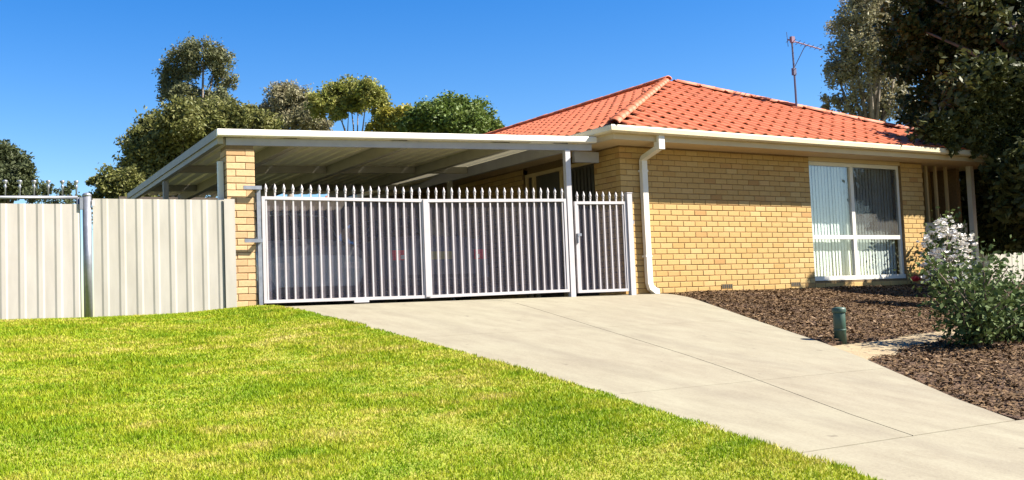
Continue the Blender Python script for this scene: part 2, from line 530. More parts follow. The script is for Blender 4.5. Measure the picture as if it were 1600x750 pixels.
def lerp_poly(pts, y):
    """x at a given y on a polyline sorted by falling y"""
    for (x0, y0), (x1, y1) in zip(pts, pts[1:]):
        if y0 >= y >= y1:
            return x0 + (x1 - x0) * (y0 - y) / (y0 - y1)
    return pts[0][0] if y > pts[0][1] else pts[-1][0]

# ------------------------------------------------------------------ the ground
mb = MB()
ysamp = [-300, -60, -20, -14.2, -13.7, -13, -12, -10, -8, -6, -4, -2.5, -1.5, -1, -0.7, -0.4, -0.1, 0.3, 0.8, 2, 20, 60, 400]
rows = [mb.ring([(x, y, zg(y) - 0.15) for x in (-300, -40, -8, 0, 12, 50, 300)]) for y in ysamp]
for a, b in zip(rows, rows[1:]):
    for k in range(6):
        mb.f.append((a[k], a[k + 1], b[k + 1], b[k]))
tag(mb.build('ground', 'far_ground'), kind='structure')

LEFT_EDGE = [(-5.5, 0.5), (-5.5, -0.4), (-5.41, -1.0), (-5.33, -2.4), (-5.27, -4.1), (-5.25, -5.85), (-5.32, -7.6), (-5.38, -8.86), (-5.7, -10.2), (-6.3, -11.4), (-7.0, -12.2)]
RIGHT_EDGE = [(0.62, 0.0), (0.42, -0.91), (0.2, -1.41), (-0.74, -3.39), (-1.54, -5.16), (-1.98, -5.99), (-2.97, -7.66), (-3.26, -8.27)]
MID_EDGE = [(lerp_poly(LEFT_EDGE, y) + lerp_poly(RIGHT_EDGE, y)) / 2 - 0.0 for y in (0, -8.27)]
def mid(y):
    return (lerp_poly(LEFT_EDGE, y) + lerp_poly(RIGHT_EDGE, y)) / 2
drive = empty('driveway', (0, 0, 0))
tag(drive, kind='structure')
G = 0.005
def slab(y_top, y_bot, side):
    ys = sorted({y_top - G, y_bot + G, *[p[1] for p in LEFT_EDGE + RIGHT_EDGE if y_bot < p[1] < y_top]}, reverse=True)
    if side == 'L':
        a = [(lerp_poly(LEFT_EDGE, y), y) for y in ys]
        b = [(mid(y) - G, y) for y in ys]
    else:
        a = [(mid(y) + G, y) for y in ys]
        b = [(lerp_poly(RIGHT_EDGE, y), y) for y in ys]
    poly_sheet('concrete_slab', a + b[::-1], 'concrete', 0.0, 0.5, drive, thick=0.06)
for yt, yb in ((0.0, -3.3), (-3.3, -6.45), (-6.45, -8.27)):
    slab(yt, yb, 'L')
    slab(yt, yb, 'R')
poly_sheet('concrete_slab', [(-5.35, -8.28), (-3.26, -8.28), (-2.6, -8.32), (4, -8.32), (14, -8.32), (14, -9.85), (-2.0, -9.85), (-5.5, -9.85)], 'concrete', 0.0, 0.5, drive, thick=0.06)
poly_sheet('concrete_slab', [(-5.53, -9.862), (-2.0, -9.862), (1.5, -9.862), (2.5, -12.2), (-7.0, -12.2)], 'concrete', 0.0, 0.5, drive, thick=0.06)
poly_sheet('concrete_slab', [(-5.62, 0.012), (-0.02, 0.012), (-0.02, 9.0), (-5.62, 9.0)], 'concrete', 0.0, 1.0, drive, thick=0.06)

# lawn sheet
LAWN = [(-26, 0.9), (-9.0, 0.62), (-5.56, 0.30)] + [(x - 0.015, y) for x, y in LEFT_EDGE[1:]] + [(-7.4, -13.2), (-26, -13.2)]
lawn = poly_sheet('lawn', LAWN, 'lawn', 0.012, 0.4, None, zfun=lambda x, y: ldrop(x), thick=0.06)
tag(lawn, kind='structure')

def grass():
    n = 2300000
    x = rng.uniform(-16.5, -5.2, n)
    y = rng.uniform(-12.2, 0.75, n)
    dx = x - CAM_LOC.x; dy = y - CAM_LOC.y
    fw = dx * math.sin(CAM_YAW) + dy * math.cos(CAM_YAW)
    rt = dx * math.cos(CAM_YAW) - dy * math.sin(CAM_YAW)
    # distance to the real lawn outline, grass hangs a little over the concrete
    poly = [(px + (0.02 if px > -8 else 0), py) for px, py in LAWN]
    keep = inside(x - 0.028 * np.sin(y * 9.0 + np.sin(y * 23.0)) * np.sin(y * 3.1), y, poly) & (fw > 2.6) & (np.abs(rt) < fw * 0.56 + 0.4)
    dens = np.clip(3.6 / np.maximum(fw, 1), 0.16, 0.8) ** 1.0
    keep &= rng.uniform(0, 1, n) < dens
    x, y, fw = x[keep], y[keep], fw[keep]
    n = len(x)
    h = rng.uniform(0.012, 0.030, n) * (0.8 + 0.5 * np.sin(x * 1.7 + np.sin(y * 2.1)) ** 2)
    w = np.clip(0.0007 * fw, 0.003, 0.009) * rng.uniform(0.7, 1.3, n)
    a = rng.uniform(0, 2 * np.pi, n)
    lean = rng.uniform(0.1, 0.9, n) * h
    la = rng.uniform(0, 2 * np.pi, n)
    tl = np.clip((-5.5 - x) / 1.2, 0, 1)
    z = zg_np(y) + 0.010 - 0.075 * tl * tl * (3 - 2 * tl)
    v = np.empty((n, 3, 3))
    v[:, 0] = np.stack([x - np.cos(a) * w, y - np.sin(a) * w, z], 1)
    v[:, 1] = np.stack([x + np.cos(a) * w, y + np.sin(a) * w, z], 1)
    v[:, 2] = np.stack([x + np.cos(la) * lean, y + np.sin(la) * lean, z + h], 1)
    me = np_mesh('grass', v.reshape(-1, 3), None, 3, 'grass')
    o = link(bpy.data.objects.new('grass', me))
    tag(o, 'short mown lime green lawn grass with straw coloured dry patches', 'grass', kind='stuff')
    return n
NG = grass()

# mulch beds, sandy path between them
BED_TOP = [(0.66, 0.02), (0.47, -0.91), (0.25, -1.41), (-0.69, -3.39), (-1.47, -5.12), (-0.9, -5.10), (-0.37, -5.02), (0.38, -4.86), (1.6, -4.6), (4, -4.1), (14, -3.0), (14, 0.02)]
BED_LOW = [(-1.93, -5.99), (-1.45, -5.85), (-1.05, -5.64), (-0.48, -5.48), (0.5, -5.28), (1.6, -5.1), (4, -4.7), (14, -3.7), (14, -8.3), (-3.15, -8.25), (-2.92, -7.66)]
PATH = [(-1.53, -5.17), (-0.9, -5.06), (-0.37, -4.97), (0.38, -4.81), (1.6, -4.55), (4, -4.05), (14, -2.95), (14, -3.75), (4, -4.75), (1.6, -5.15), (0.5, -5.33), (-0.48, -5.53), (-1.05, -5.69), (-1.45, -5.9), (-1.95, -6.0)]
def mound(x, y):
    return 0.018 * math.sin(x * 2.3 + 1.0) * math.sin(y * 2.9) + 0.012 * math.sin(x * 6.1 + y * 4.3)
for name, poly in (('mulch_bed', BED_TOP), ('mulch_bed', BED_LOW)):
    tag(poly_sheet(name, poly, 'mulch', -0.022, 0.25, None, zfun=mound, thick=0.06), kind='structure')
tag(poly_sheet('sand_path', PATH, 'sand_path', -0.03, 0.4, None), kind='structure')

def chips(poly, n, label):
    poly_a = np.array(poly)
    x = rng.uniform(poly_a[:, 0].min(), 8.5, n)
    y = rng.uniform(poly_a[:, 1].min(), poly_a[:, 1].max(), n)
    fw = (x - CAM_LOC.x) * math.sin(CAM_YAW) + (y - CAM_LOC.y) * math.cos(CAM_YAW)
    rt = (x - CAM_LOC.x) * math.cos(CAM_YAW) - (y - CAM_LOC.y) * math.sin(CAM_YAW)
    keep = inside(x, y, poly) & (rt < fw * 0.6)
    x, y = x[keep], y[keep]
    n = len(x)
    z = zg_np(y) + 0.018 * np.sin(x * 2.3 + 1.0) * np.sin(y * 2.9) + 0.012 * np.sin(x * 6.1 + y * 4.3) - 0.022 + rng.uniform(0.004, 0.026, n)
    L = 0.006 + 0.022 * rng.uniform(0, 1, n) ** 2.6
    W = L * rng.uniform(0.3, 0.6, n)
    a = rng.uniform(0, 2 * np.pi, n)
    tilt = rng.normal(0, 0.30, n)
    tw = rng.normal(0, 0.3, n)
    ux = np.stack([np.cos(a) * np.cos(tilt), np.sin(a) * np.cos(tilt), np.sin(tilt)], 1) * L[:, None]
    uy = np.stack([-np.sin(a) * np.cos(tw), np.cos(a) * np.cos(tw), np.sin(tw)], 1) * W[:, None]
    c = np.stack([x, y, z], 1)
    v = np.stack([c - ux - uy, c + ux - uy * 0.6, c + ux * 0.9 + uy, c - ux * 0.8 + uy], 1)
    o = link(bpy.data.objects.new('bark_chips', np_mesh('bark_chips', v.reshape(-1, 3), None, 4, 'chip')))
    tag(o, label, 'mulch', kind='stuff')
chips(BED_TOP, 170000, 'loose brown bark chips on the bed against the brick wall')
chips(BED_LOW, 170000, 'loose brown bark chips on the bed beside the footpath corner')

# ------------------------------------------------------------------ the house
house = empty('brick_house', (0, 0, 0), 0, 'cream yellow brick house with orange tiled hip roof', 'house')
SOFF, WTOP = 2.25, 2.25
HX, HY = 8.65, 12.0
WX0, WX1, WZ0, WZ1 = 4.08, 6.48, 0.14, 2.17
B_L, B_H, B_D, JT = 0.2345, 0.076, 0.11, 0.0055
CH = 0.086
Z0 = -0.516
BW1 = 7.10
_bm_cache = {}
def brick_mesh(length, mat, depth=B_D):
    """brick with softened front arrises: origin at centre, front face towards -y"""
    key = (round(length, 3), mat, round(depth, 3))
    if key in _bm_cache:
        return _bm_cache[key]
    hx, hz, c = length / 2, B_H / 2, 0.005
    v = []
    for (yy, sx, sz) in ((-depth / 2, hx - c, hz - c), (-depth / 2 + c, hx, hz), (depth / 2, hx, hz)):
        v += [(-sx, yy, -sz), (sx, yy, -sz), (sx, yy, sz), (-sx, yy, sz)]
    f = [(0, 1, 2, 3)]
    for b in (0, 4):
        for k in range(4):
            f.append((b + k, b + 4 + k, b + 4 + (k + 1) % 4, b + (k + 1) % 4))
    f.append((11, 10, 9, 8))
    me = bpy.data.meshes.new('brick')
    me.from_pydata(v, [], f)
    me.materials.append(MT[mat])
    me.update()
    _bm_cache[key] = me
    return me

# wall core (mortar), bricks stand 7 mm proud of it
MORT = 0.007
w = MB()
w.box(0.008, WX0, MORT, 0.22, -0.6, WTOP + 0.02)
w.box(WX1, BW1 - 0.008, MORT, 0.22, -0.6, WTOP + 0.02)
w.box(WX0 + 0.001, WX1 - 0.001, MORT, 0.22, -0.6, WZ0 - 0.03)
w.box(WX0 + 0.001, WX1 - 0.001, MORT + 0.03, 0.22, WZ1 + 0.02, WTOP + 0.02)
front_wall = w.build('front_wall', 'mortar', house)

def course_bricks(x0, x1, k, openings):
    """stretcher bond pieces along one course as (start, end)"""
    out = []
    mod = B_L + JT
    off = 0 if k % 2 == 0 else -mod / 2
    x = x0 + off
    while x < x1 - 0.01:
        a, b = max(x, x0), min(x + B_L, x1)
        segs = [(a, b)]
        for (o0, o1) in openings:
            ns = []
            for (s, e) in segs:
                if e <= o0 or s >= o1:
                    ns.append((s, e))
                else:
                    if s < o0 - 0.03: ns.append((s, o0))
                    if e > o1 + 0.03: ns.append((o1, e))
            segs = ns
        out += [(s, e) for s, e in segs if e - s > 0.03]
        x += mod
    return out

bricks = []
k = 0
z = Z0
while z + B_H <= WTOP + 0.03:
    op = [(WX0 - 0.004, WX1 + 0.004)] if (z + B_H > WZ0 - 0.02 and z < WZ1) else []
    for (a, b) in course_bricks(0.0, BW1, k, op):
        bricks.append((a, b, z))
    z += CH
    k += 1
# the 300 that show largest: nearest, above ground and below the soffit
VENTS = ((2.05, 0.075), (3.60, 0.073))
vis = [q for q in bricks if q[2] > zg(-0.05) - 0.12]
vis.sort(key=lambda q: q[0] + 0.15 * abs(q[2] - 1.0))
single = vis[:300]
sset = set(single)
for (a, b, z) in single:
    if any(abs((a + b) / 2 - vx) < 0.11 and abs(z + B_H / 2 - vz) < 0.04 for vx, vz in VENTS):
        pass
    o = bpy.data.objects.new('brick', brick_mesh(b - a, 'brick'))
    link(o, front_wall)
    o.location = ((a + b) / 2, B_D / 2 + random.uniform(-0.0015, 0.0015), z + B_H / 2 + random.uniform(-0.001, 0.001))
    o.rotation_euler = (random.gauss(0, 0.004), random.gauss(0, 0.002), random.gauss(0, 0.004))
rest = MB()
def add_brick(mb_, cx, cy, cz, length, rot=0.0, depth=B_D):
    me = brick_mesh(length, 'brick_i', depth)
    n = len(mb_.v)
    c, s = math.cos(rot), math.sin(rot)
    for v in me.vertices:
        mb_.v.append((cx + v.co.x * c - v.co.y * s, cy + v.co.x * s + v.co.y * c, cz + v.co.z))
    for p in me.polygons:
        mb_.f.append(tuple(n + i for i in p.vertices))
for (a, b, z) in bricks:
    if (a, b, z) not in sset:
        add_brick(rest, (a + b) / 2, B_D / 2 + random.uniform(-0.0015, 0.0015), z + B_H / 2, b - a)
tag(rest.build('far_bricks', 'brick_i', front_wall), kind='stuff')

# side wall along the carport (faces -x), door and windows in it
sw = MB()
SD = [(0.66, 1.62), (1.70, 2.46)]          # sliding door, window
sw.box(MORT, 0.22, 0.23, 0.66, -0.6, WTOP + 0.02)
sw.box(MORT, 0.22, 2.72, HY, -0.6, WTOP + 0.02)
sw.box(0.10, 0.22, 0.66, 2.72, 2.14, WTOP + 0.02)
side_wall = sw.build('side_wall', 'mortar', house)
sb = MB()
z = Z0
k = 0
while z + B_H <= WTOP + 0.03:
    for (a, b) in course_bricks(0.115, 5.0, k, [(0.66, 2.72)]):
        add_brick(sb, B_D / 2, (a + b) / 2, z + B_H / 2, b - a, -math.pi / 2)
    z += CH
    k += 1
tag(sb.build('side_bricks', 'brick_i', side_wall), kind='stuff')
sd = MB()
sd.box(0.09, 0.12, 0.66, 2.72, -0.02, 2.14)
sdoor = sd.build('sliding_door', 'door_dark', house)
fr = MB()
for y0, y1 in ((0.665, 0.71), (1.60, 1.67), (2.44, 2.50), (2.66, 2.715)):
    fr.box(0.04, 0.088, y0, y1, 0.0, 2.08)
fr.box(0.04, 0.088, 0.665, 2.715, 2.082, 2.138)
fr.build('frame', 'cream', sdoor)
for i in range(9):
    y = 0.76 + i * 0.095
    MB().box(0.06, 0.075, y, y + 0.05, 0.05, 2.04).build('slat', 'door_dark', sdoor)
# interior and other walls
ow = MB()
ow.box(HX - 0.22, HX, 0.9, HY, -0.6, WTOP + 0.02)
ow.box(0, HX, HY, HY + 0.22, -0.6, WTOP + 0.02)
ow.box(BW1 - 0.22, BW1 - 0.008, 0.23, 1.1, -0.6, WTOP + 0.02)
ow.build('rear_walls', 'brick_i', house)
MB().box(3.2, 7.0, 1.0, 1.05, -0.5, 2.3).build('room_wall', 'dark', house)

# wall vents
for vx, vz in VENTS:
    v_ = MB()
    v_.box(vx - 0.118, vx + 0.118, -0.006, 0.02, vz - 0.037, vz + 0.037)
    vo = v_.build('wall_vent', 'vent', house)
    for j in range(5):
        MB().box(vx - 0.105 + j * 0.044, vx - 0.075 + j * 0.044, -0.009, -0.0055, vz - 0.028, vz + 0.028).build('slot', 'dark', vo)

# the front window
win = MB()
FW = 0.055
ya, yb = 0.055, 0.115
XM, ZM = 5.20, 0.87
win.box(WX0 + 0.004, WX1 - 0.004, ya, yb, WZ1 - FW, WZ1 + 0.01)
win.box(WX0 + 0.004, WX1 - 0.004, ya - 0.03, yb, WZ0 - 0.02, WZ0 + FW)
win.box(WX0 + 0.004, WX0 + FW, ya, yb, WZ0 + FW, WZ1 - FW)
win.box(WX1 - FW, WX1 - 0.004, ya, yb, WZ0 + FW, WZ1 - FW)
win.box(XM - 0.04, XM + 0.04, ya - 0.004, yb, WZ0 + FW, WZ1 - FW)
win.box(WX0 + FW, XM - 0.04, ya, yb, ZM - 0.035, ZM + 0.035)
win.box(XM + 0.04, WX1 - FW, ya, yb, ZM - 0.035, ZM + 0.035)
window = win.build('window', 'white_trim', house)
window['label'] = 'white framed four pane front window with vertical blinds'
for (x0, x1) in ((WX0 + FW, XM - 0.04), (XM + 0.04, WX1 - FW)):
    for (z0, z1) in ((WZ0 + FW, ZM - 0.035), (ZM + 0.035, WZ1 - FW)):
        MB().box(x0 - 0.004, x1 + 0.004, 0.083, 0.087, z0 - 0.004, z1 + 0.004).build('pane', 'glass', window)
MB().box(XM + 0.042, WX1 - FW - 0.002, 0.070, 0.0715, ZM + 0.037, WZ1 - FW - 0.002).build('flyscreen', 'flyscreen', window)
slat = MB()
n0 = slat.ring([(-0.046, 0, 0), (-0.02, -0.004, 0), (0.02, -0.004, 0), (0.046, 0, 0)])
n1 = slat.ring([(-0.046, 0, 1.98), (-0.02, -0.004, 1.98), (0.02, -0.004, 1.98), (0.046, 0, 1.98)])
for j in range(3):
    slat.f.append((n0[j], n0[j + 1], n1[j + 1], n1[j]))
slat_me = slat.mesh('blind_slat', 'blind', True)
x = WX0 + 0.07
j = 0
while x < WX1 - 0.04:
    o = link(bpy.data.objects.new('blind_slat', slat_me), window)
    o.location = (x, 0.20 + random.uniform(-0.004, 0.004), 0.16)
    o.rotation_euler = (0, random.gauss(0, 0.003), math.radians(14 + random.gauss(0, 3)))
    x += 0.081
    j += 1
MB().box(WX0 + 0.02, WX1 - 0.02, 0.17, 0.23, 2.14, 2.19).build('blind_rail', 'white_trim', window)
MB().box(WX0 - 0.03, WX1 + 0.03, 0.012, 0.05, WZ1 + 0.012, WTOP - 0.002).build('window_head', 'cream', house)

# porch on the right under the same roof: white screen with battens
for i, bx in enumerate((7.24, 7.52, 7.80, 8.12)):
    MB().box(bx - 0.024, bx + 0.024, 0.22, 0.27, 1.16, 2.248).build('porch_batten', 'cream', house)
MB().box(7.12, 8.64, 0.21, 0.30, -0.3, 1.158).build('porch_panel', 'white_trim', house)
MB().box(7.1, 8.6, 1.10, 1.2, -0.5, 2.25).build('porch_back_wall', 'mortar', house)
MB().box(8.55, 8.64, 0.31, 1.09, -0.5, 2.248).build('porch_side_wall', 'mortar', house)
MB().box(8.52, 8.62, -0.02, 0.08, -0.4, 2.248).build('porch_post', 'white_trim', house)

# eaves: soffit, fascia, gutter, downpipe
EX0, EX1, EY0, EY1 = -0.50, 9.15, -0.52, 12.5
so = MB()
so.box(EX0, EX1, EY0, MORT - 0.003, SOFF, SOFF + 0.012)
so.box(EX0, MORT - 0.003, MORT - 0.003, EY1, SOFF, SOFF + 0.012)
so.box(BW1, EX1, MORT - 0.003, 1.2, SOFF, SOFF + 0.012)
so.build('soffit', 'soffit', house)
fa = MB()
fa.box(EX0 - 0.02, EX1 + 0.02, EY0 - 0.022, EY0 - 0.002, SOFF - 0.015, 2.40)
fa.box(EX0 - 0.022, EX0 - 0.002, EY0 - 0.001, EY1, SOFF - 0.015, 2.40)
fa.build('fascia', 'cream', house)
def gutter_profile():
    # quad gutter: (out, z)
    return [(0.0, 2.335), (0.075, 2.335), (0.095, 2.35), (0.10, 2.39), (0.085, 2.405), (0.085, 2.425), (0.105, 2.425), (0.11, 2.405), (0.11, 2.345), (0.085, 2.322), (0.0, 2.322)]
def gutter(parent):
    pr = gutter_profile()
    for path in ('front', 'side'):
        g = MB()
        rings = []
        if path == 'front':
            ends = [(lambda o, z: (EX0 - 0.022 - o, EY0 - 0.023 - o, z)), (lambda o, z: (EX1 + 0.02 + o, EY0 - 0.023 - o, z))]
        else:
            ends = [(lambda o, z: (EX0 - 0.023 - o, EY1, z)), (lambda o, z: (EX0 - 0.0235 - o, EY0 - 0.0235 - o, z))]
        for e in ends:
            rings.append(g.ring([e(o, z) for o, z in pr]))
        a, b = rings
        for k in range(len(pr)):
            g.f.append((a[k], a[(k + 1) % len(pr)], b[(k + 1) % len(pr)], b[k]))
        g.f.append(tuple(a[::-1]))
        g.f.append(tuple(b))
        g.build('gutter', 'gutter', parent)
gutter(house)
def square_tube(mb_, pts, hw, hd, width_dir):
    """rectangular pipe along pts; width_dir fixed horizontal"""
    pts = [Vector(p) for p in pts]
    wd = Vector(width_dir).normalized()
    rings = []
    for i, p in enumerate(pts):
        d = (pts[min(i + 1, len(pts) - 1)] - pts[max(i - 1, 0)]).normalized()
        s = (wd - d * wd.dot(d)).normalized()
        o = d.cross(s)
        rings.append(mb_.ring([p - s * hw - o * hd, p + s * hw - o * hd, p + s * hw + o * hd, p - s * hw + o * hd]))
    for a, b in zip(rings, rings[1:]):
        for k in range(4):
            mb_.f.append((a[k], a[(k + 1) % 4], b[(k + 1) % 4], b[k]))
    mb_.f.append(tuple(rings[0][::-1]))
    mb_.f.append(tuple(rings[-1]))
dp = MB()
square_tube(dp, [(0.33, -0.535, 2.19), (0.335, -0.52, 2.15), (0.39, -0.10, 2.06), (0.40, -0.058, 2.02), (0.40, -0.058, 1.0), (0.41, -0.058, 0.16), (0.43, -0.06, 0.09), (0.50, -0.07, 0.03), (0.56, -0.08, 0.015)], 0.05, 0.035, (1, 0, 0))
dpo = dp.build('downpipe', 'white_trim', house)
MB().box(0.275, 0.385, -0.60, -0.48, 2.12, 2.325).build('pipe_head', 'white_trim', dpo)
for zz in (1.85, 0.55):
    MB().box(0.34, 0.462, -0.097, -0.002, zz, zz + 0.03).build('pipe_strap', 'white_trim', dpo)
# roof -----------------------------------------------------------
RX, RY, RZ = 4.325, 3.87, 4.36
E0X, E1X, EYF, EZ = -0.56, 9.21, -0.60, 2.43
RBY = 13.0
def front_pt(u, v):
    """u along x, v 0..1 up the front slope"""
    return Vector((u, EYF + (RY - EYF) * v, EZ + (RZ - EZ) * v))
deck = MB()
d = 0.035
vv = [(E0X, EYF, EZ - d), (E1X, EYF, EZ - d), (RX, RY, RZ - d), (RX, RBY, RZ - d), (E0X, RBY, EZ - d), (E1X, RBY, EZ - d)]
deck.v = vv + [(x, y, z - 0.05) for x, y, z in vv]
deck.f = [(0, 1, 2), (0, 2, 3, 4), (1, 5, 3, 2), (8, 7, 6), (10, 9, 8, 6), (8, 9, 11, 7), (0, 6, 7, 1), (0, 4, 10, 6), (1, 7, 11, 5), (3, 9, 10, 4), (5, 11, 9, 3)]
roof = deck.build('roof', 'sarking', house)
TW, TE = 0.295, 0.40
def tile_mesh(mat):
    """interlocking roll tile; local x across, y up the slope, z out; origin at lower left of the exposed face"""
    if mat in _bm_cache:
        return _bm_cache[mat]
    prof = []
    for i in range(9):
        t = i / 8
        if t < 0.5:
            zz = 0.027 * math.sin(math.pi * t / 0.5) ** 0.8 if 0 < t < 0.5 else 0.0
        else:
            zz = -0.006 * math.sin(math.pi * (t - 0.5) / 0.5)
        prof.append((t * TW, zz))
    v = []
    for (yy, lift) in ((-0.03, 0.021), (TE, 0.005)):
        v += [(x, yy, z + lift) for x, z in prof]
    v += [(x, -0.03, z + 0.004) for x, z in prof]
    f = []
    for i in range(8):
        f.append((i, i + 1, 10 + i, 9 + i))
        f.append((18 + i, 19 + i, i + 1, i))
    me = bpy.data.meshes.new('roof_tile')
    me.from_pydata(v, [], f)
    me.materials.append(MT[mat])
    me.update()
    _bm_cache[mat] = me
    return me
def face_tiles(origin, ux, run, rise, umin, umax, vlen, lclip, rclip):
    """matrix list of tiles on a slope. ux: eave direction; up: slope direction"""
    ux = Vector(ux).normalized()
    up = Vector(run).normalized()
    n = ux.cross(up).normalized()
    out = []
    rows = int(math.ceil(vlen / TE))
    for r in range(rows):
        v = r * TE
        if v > vlen - 0.12: break
        uoff = 0.0 if r % 2 == 0 else TW / 2
        u = math.floor((umin - uoff) / TW) * TW + uoff
        vm = v + TE * 0.5
        lo, hi = lclip(vm), rclip(vm)
        while u < umax:
            a, b = max(u, lo), min(u + TW, hi)
            if b - a > 0.05:
                p = Vector(origin) + ux * a + up * v
                sx = (b - a) / TW
                m = Matrix(((ux.x * sx, up.x, n.x, p.x), (ux.y * sx, up.y, n.y, p.y), (ux.z * sx, up.z, n.z, p.z), (0, 0, 0, 1)))
                out.append(m)
            u += TW
    return out
vf = Vector((0, RY - EYF, RZ - EZ))
LF = vf.length
tiles_front = face_tiles((0, EYF, EZ), (1, 0, 0), vf, None, E0X, E1X, LF, lambda v: E0X + (RX - E0X) * v / LF, lambda v: E1X - (E1X - RX) * v / LF)
vl = Vector((RX - E0X, 0, RZ - EZ))
LL = vl.length
# eave direction -y so that x across, y up gives an outward normal
tiles_left = face_tiles((E0X, 0, EZ), (0, -1, 0), vl, None, -RBY, -EYF, LL, lambda v: -RBY, lambda v: -(EYF + (RY - EYF) * v / LL))
def dist(m):
    return (m.translation - CAM_LOC).length
alltiles = sorted(tiles_front + tiles_left, key=dist)
tm = tile_mesh('tile')
for m in alltiles[:300]:
    o = link(bpy.data.objects.new('roof_tile', tm), roof)
    jit = Matrix.Translation((random.uniform(-0.004, 0.004), random.uniform(-0.008, 0.008), random.uniform(-0.003, 0.003)))
    o.matrix_local = m @ jit
rt = MB()
ti = tile_mesh('tile_i')
tv = [v.co.copy() for v in ti.vertices]
tf = [tuple(p.vertices) for p in ti.polygons]
vr = Vector((-(E1X - RX), 0, RZ - EZ))
tiles_right = face_tiles((E1X, 0, EZ), (0, 1, 0), vr, None, EYF, RBY, vr.length, lambda v: EYF + (RY - EYF) * v / vr.length, lambda v: RBY)
for m in alltiles[300:] + tiles_right:
    n = len(rt.v)
    mj = m @ Matrix.Translation((random.uniform(-0.004, 0.004), random.uniform(-0.008, 0.008), random.uniform(-0.003, 0.003)))
    rt.v += [tuple(mj @ c) for c in tv]
    rt.f += [tuple(n + i for i in q) for q in tf]
tag(rt.build('far_roof_tiles', 'tile_i', roof), kind='stuff')
# ridge and hip caps
cap = MB()
CL = 0.40
rg = []
for (yy, rr) in ((-0.02, 0.098), (CL, 0.090)):
    rg.append(cap.ring([(rr * math.cos(t), yy, rr * 0.72 * math.sin(t)) for t in [math.pi * i / 8 for i in range(9)]]))
for i in range(8):
    cap.f.append((rg[0][i], rg[0][i + 1], rg[1][i + 1], rg[1][i]))
in0 = cap.ring([(0.08 * math.cos(t), -0.02, 0.08 * 0.72 * math.sin(t)) for t in [math.pi * i / 8 for i in range(9)]])
for i in range(8):
    cap.f.append((in0[i], in0[i + 1], rg[0][i + 1], rg[0][i]))
cap_me = cap.mesh('ridge_cap', 'tile', True)
def caps(a, b):
    a, b = Vector(a), Vector(b)
    dvec = b - a
    n = int(dvec.length / (CL - 0.03))
    up = dvec.normalized()
    side = up.cross(Vector((0, 0, 1))).normalized()
    nz = side.cross(up)
    for i in range(n):
        p = a + up * (i * (CL - 0.03))
        o = link(bpy.data.objects.new('ridge_cap', cap_me), roof)
        j = random.uniform(-0.004, 0.004)
        o.matrix_local = Matrix(((side.x, up.x, nz.x, p.x), (side.y, up.y, nz.y, p.y), (side.z, up.z, nz.z, p.z + 0.022 + j), (0, 0, 0, 1)))
caps((E0X, EYF, EZ), (RX, RY, RZ))
caps((E1X, EYF, EZ), (RX, RY, RZ))
caps((RX, RY - 0.05, RZ + 0.01), (RX, RBY, RZ + 0.01))

# ------------------------------------------------------------------ tv antenna on the roof
ant = empty('tv_antenna', (6.15, 2.1, 3.55), 0, 'tall thin tv antenna mast standing on the tiled roof', 'antenna')
MB().tube([(0, 0, -0.05), (-0.01, 0, 0.7), (-0.03, 0, 1.47)], [0.022, 0.02, 0.017], 8).build('mast', 'antenna', ant)
MB().tube([(-0.08, 0.06, 1.45), (0.48, -0.30, 1.22)], 0.013, 6).build('boom', 'antenna_red', ant)
MB().tube([(-0.02, 0, 0.85), (0.20, -0.14, 1.32)], 0.008, 6).build('strut', 'antenna', ant)
MB().box(-0.055, 0.02, -0.03, 0.03, 0.72, 0.86).build('junction_box', 'antenna', ant)
MB().box(-0.06, 0.03, -0.03, 0.03, 1.38, 1.50).build('mast_clamp', 'antenna_red', ant)
for i in range(8):
    t = i / 7
    c = Vector((-0.06 + 0.53 * t, 0.05 - 0.34 * t, 1.44 - 0.215 * t))
    hl = 0.22 - 0.09 * t
    MB().tube([c + Vector((-0.45, -0.75, 0)) * hl, c + Vector((0.45, 0.75, 0)) * hl], 0.006, 5).build('element', 'antenna', ant)
MB().tube([(-0.09, 0.05, 1.30), (-0.10, 0.06, 1.60)], 0.006, 5).build('element', 'antenna', ant)

# ------------------------------------------------------------------ carport frame (local x along the gates, y into the carport)
G0 = (-5.543, 0.288, 0.0)
GR = math.radians(-5.0)
carport = empty('carport', G0, GR, 'flat roofed white steel carport between brick pier and house', 'carport')
def zr(x, y):
    return 2.20 + 0.0195 * (x + 0.47) + 0.02 * y
def sheared(x0, x1, y0, y1, d0, d1, mbx=None):
    """box that follows the roof slope, d0..d1 relative to the roof top"""
    m = mbx or MB()
    m.quad8([(x, y, zr(x, y) + d) for d in (d0, d1) for x, y in ((x0, y0), (x1, y0), (x1, y1), (x0, y1))])
    return m
CXR = 4.96
# gutter: folded profile, butted ends
def carport_gutter():
    prof = [(-0.02, -0.085), (-0.105, -0.085), (-0.115, -0.075), (-0.115, -0.012), (-0.108, 0.0), (-0.02, 0.0)]
    m = MB()
    r = [m.ring([(x, y, zr(x, 0) + d) for y, d in prof]) for x in (-0.47, CXR)]
    for k in range(len(prof)):
        m.f.append((r[0][k], r[1][k], r[1][(k + 1) % len(prof)], r[0][(k + 1) % len(prof)]))
    m.f.append(tuple(r[0])); m.f.append(tuple(r[1][::-1]))
    return m.build('gutter', 'white_trim', carport)
carport_gutter()
sheared(-0.345, CXR - 0.02, 0.0, 0.06, -0.185, -0.095).build('front_beam', 'beam_grey', carport)
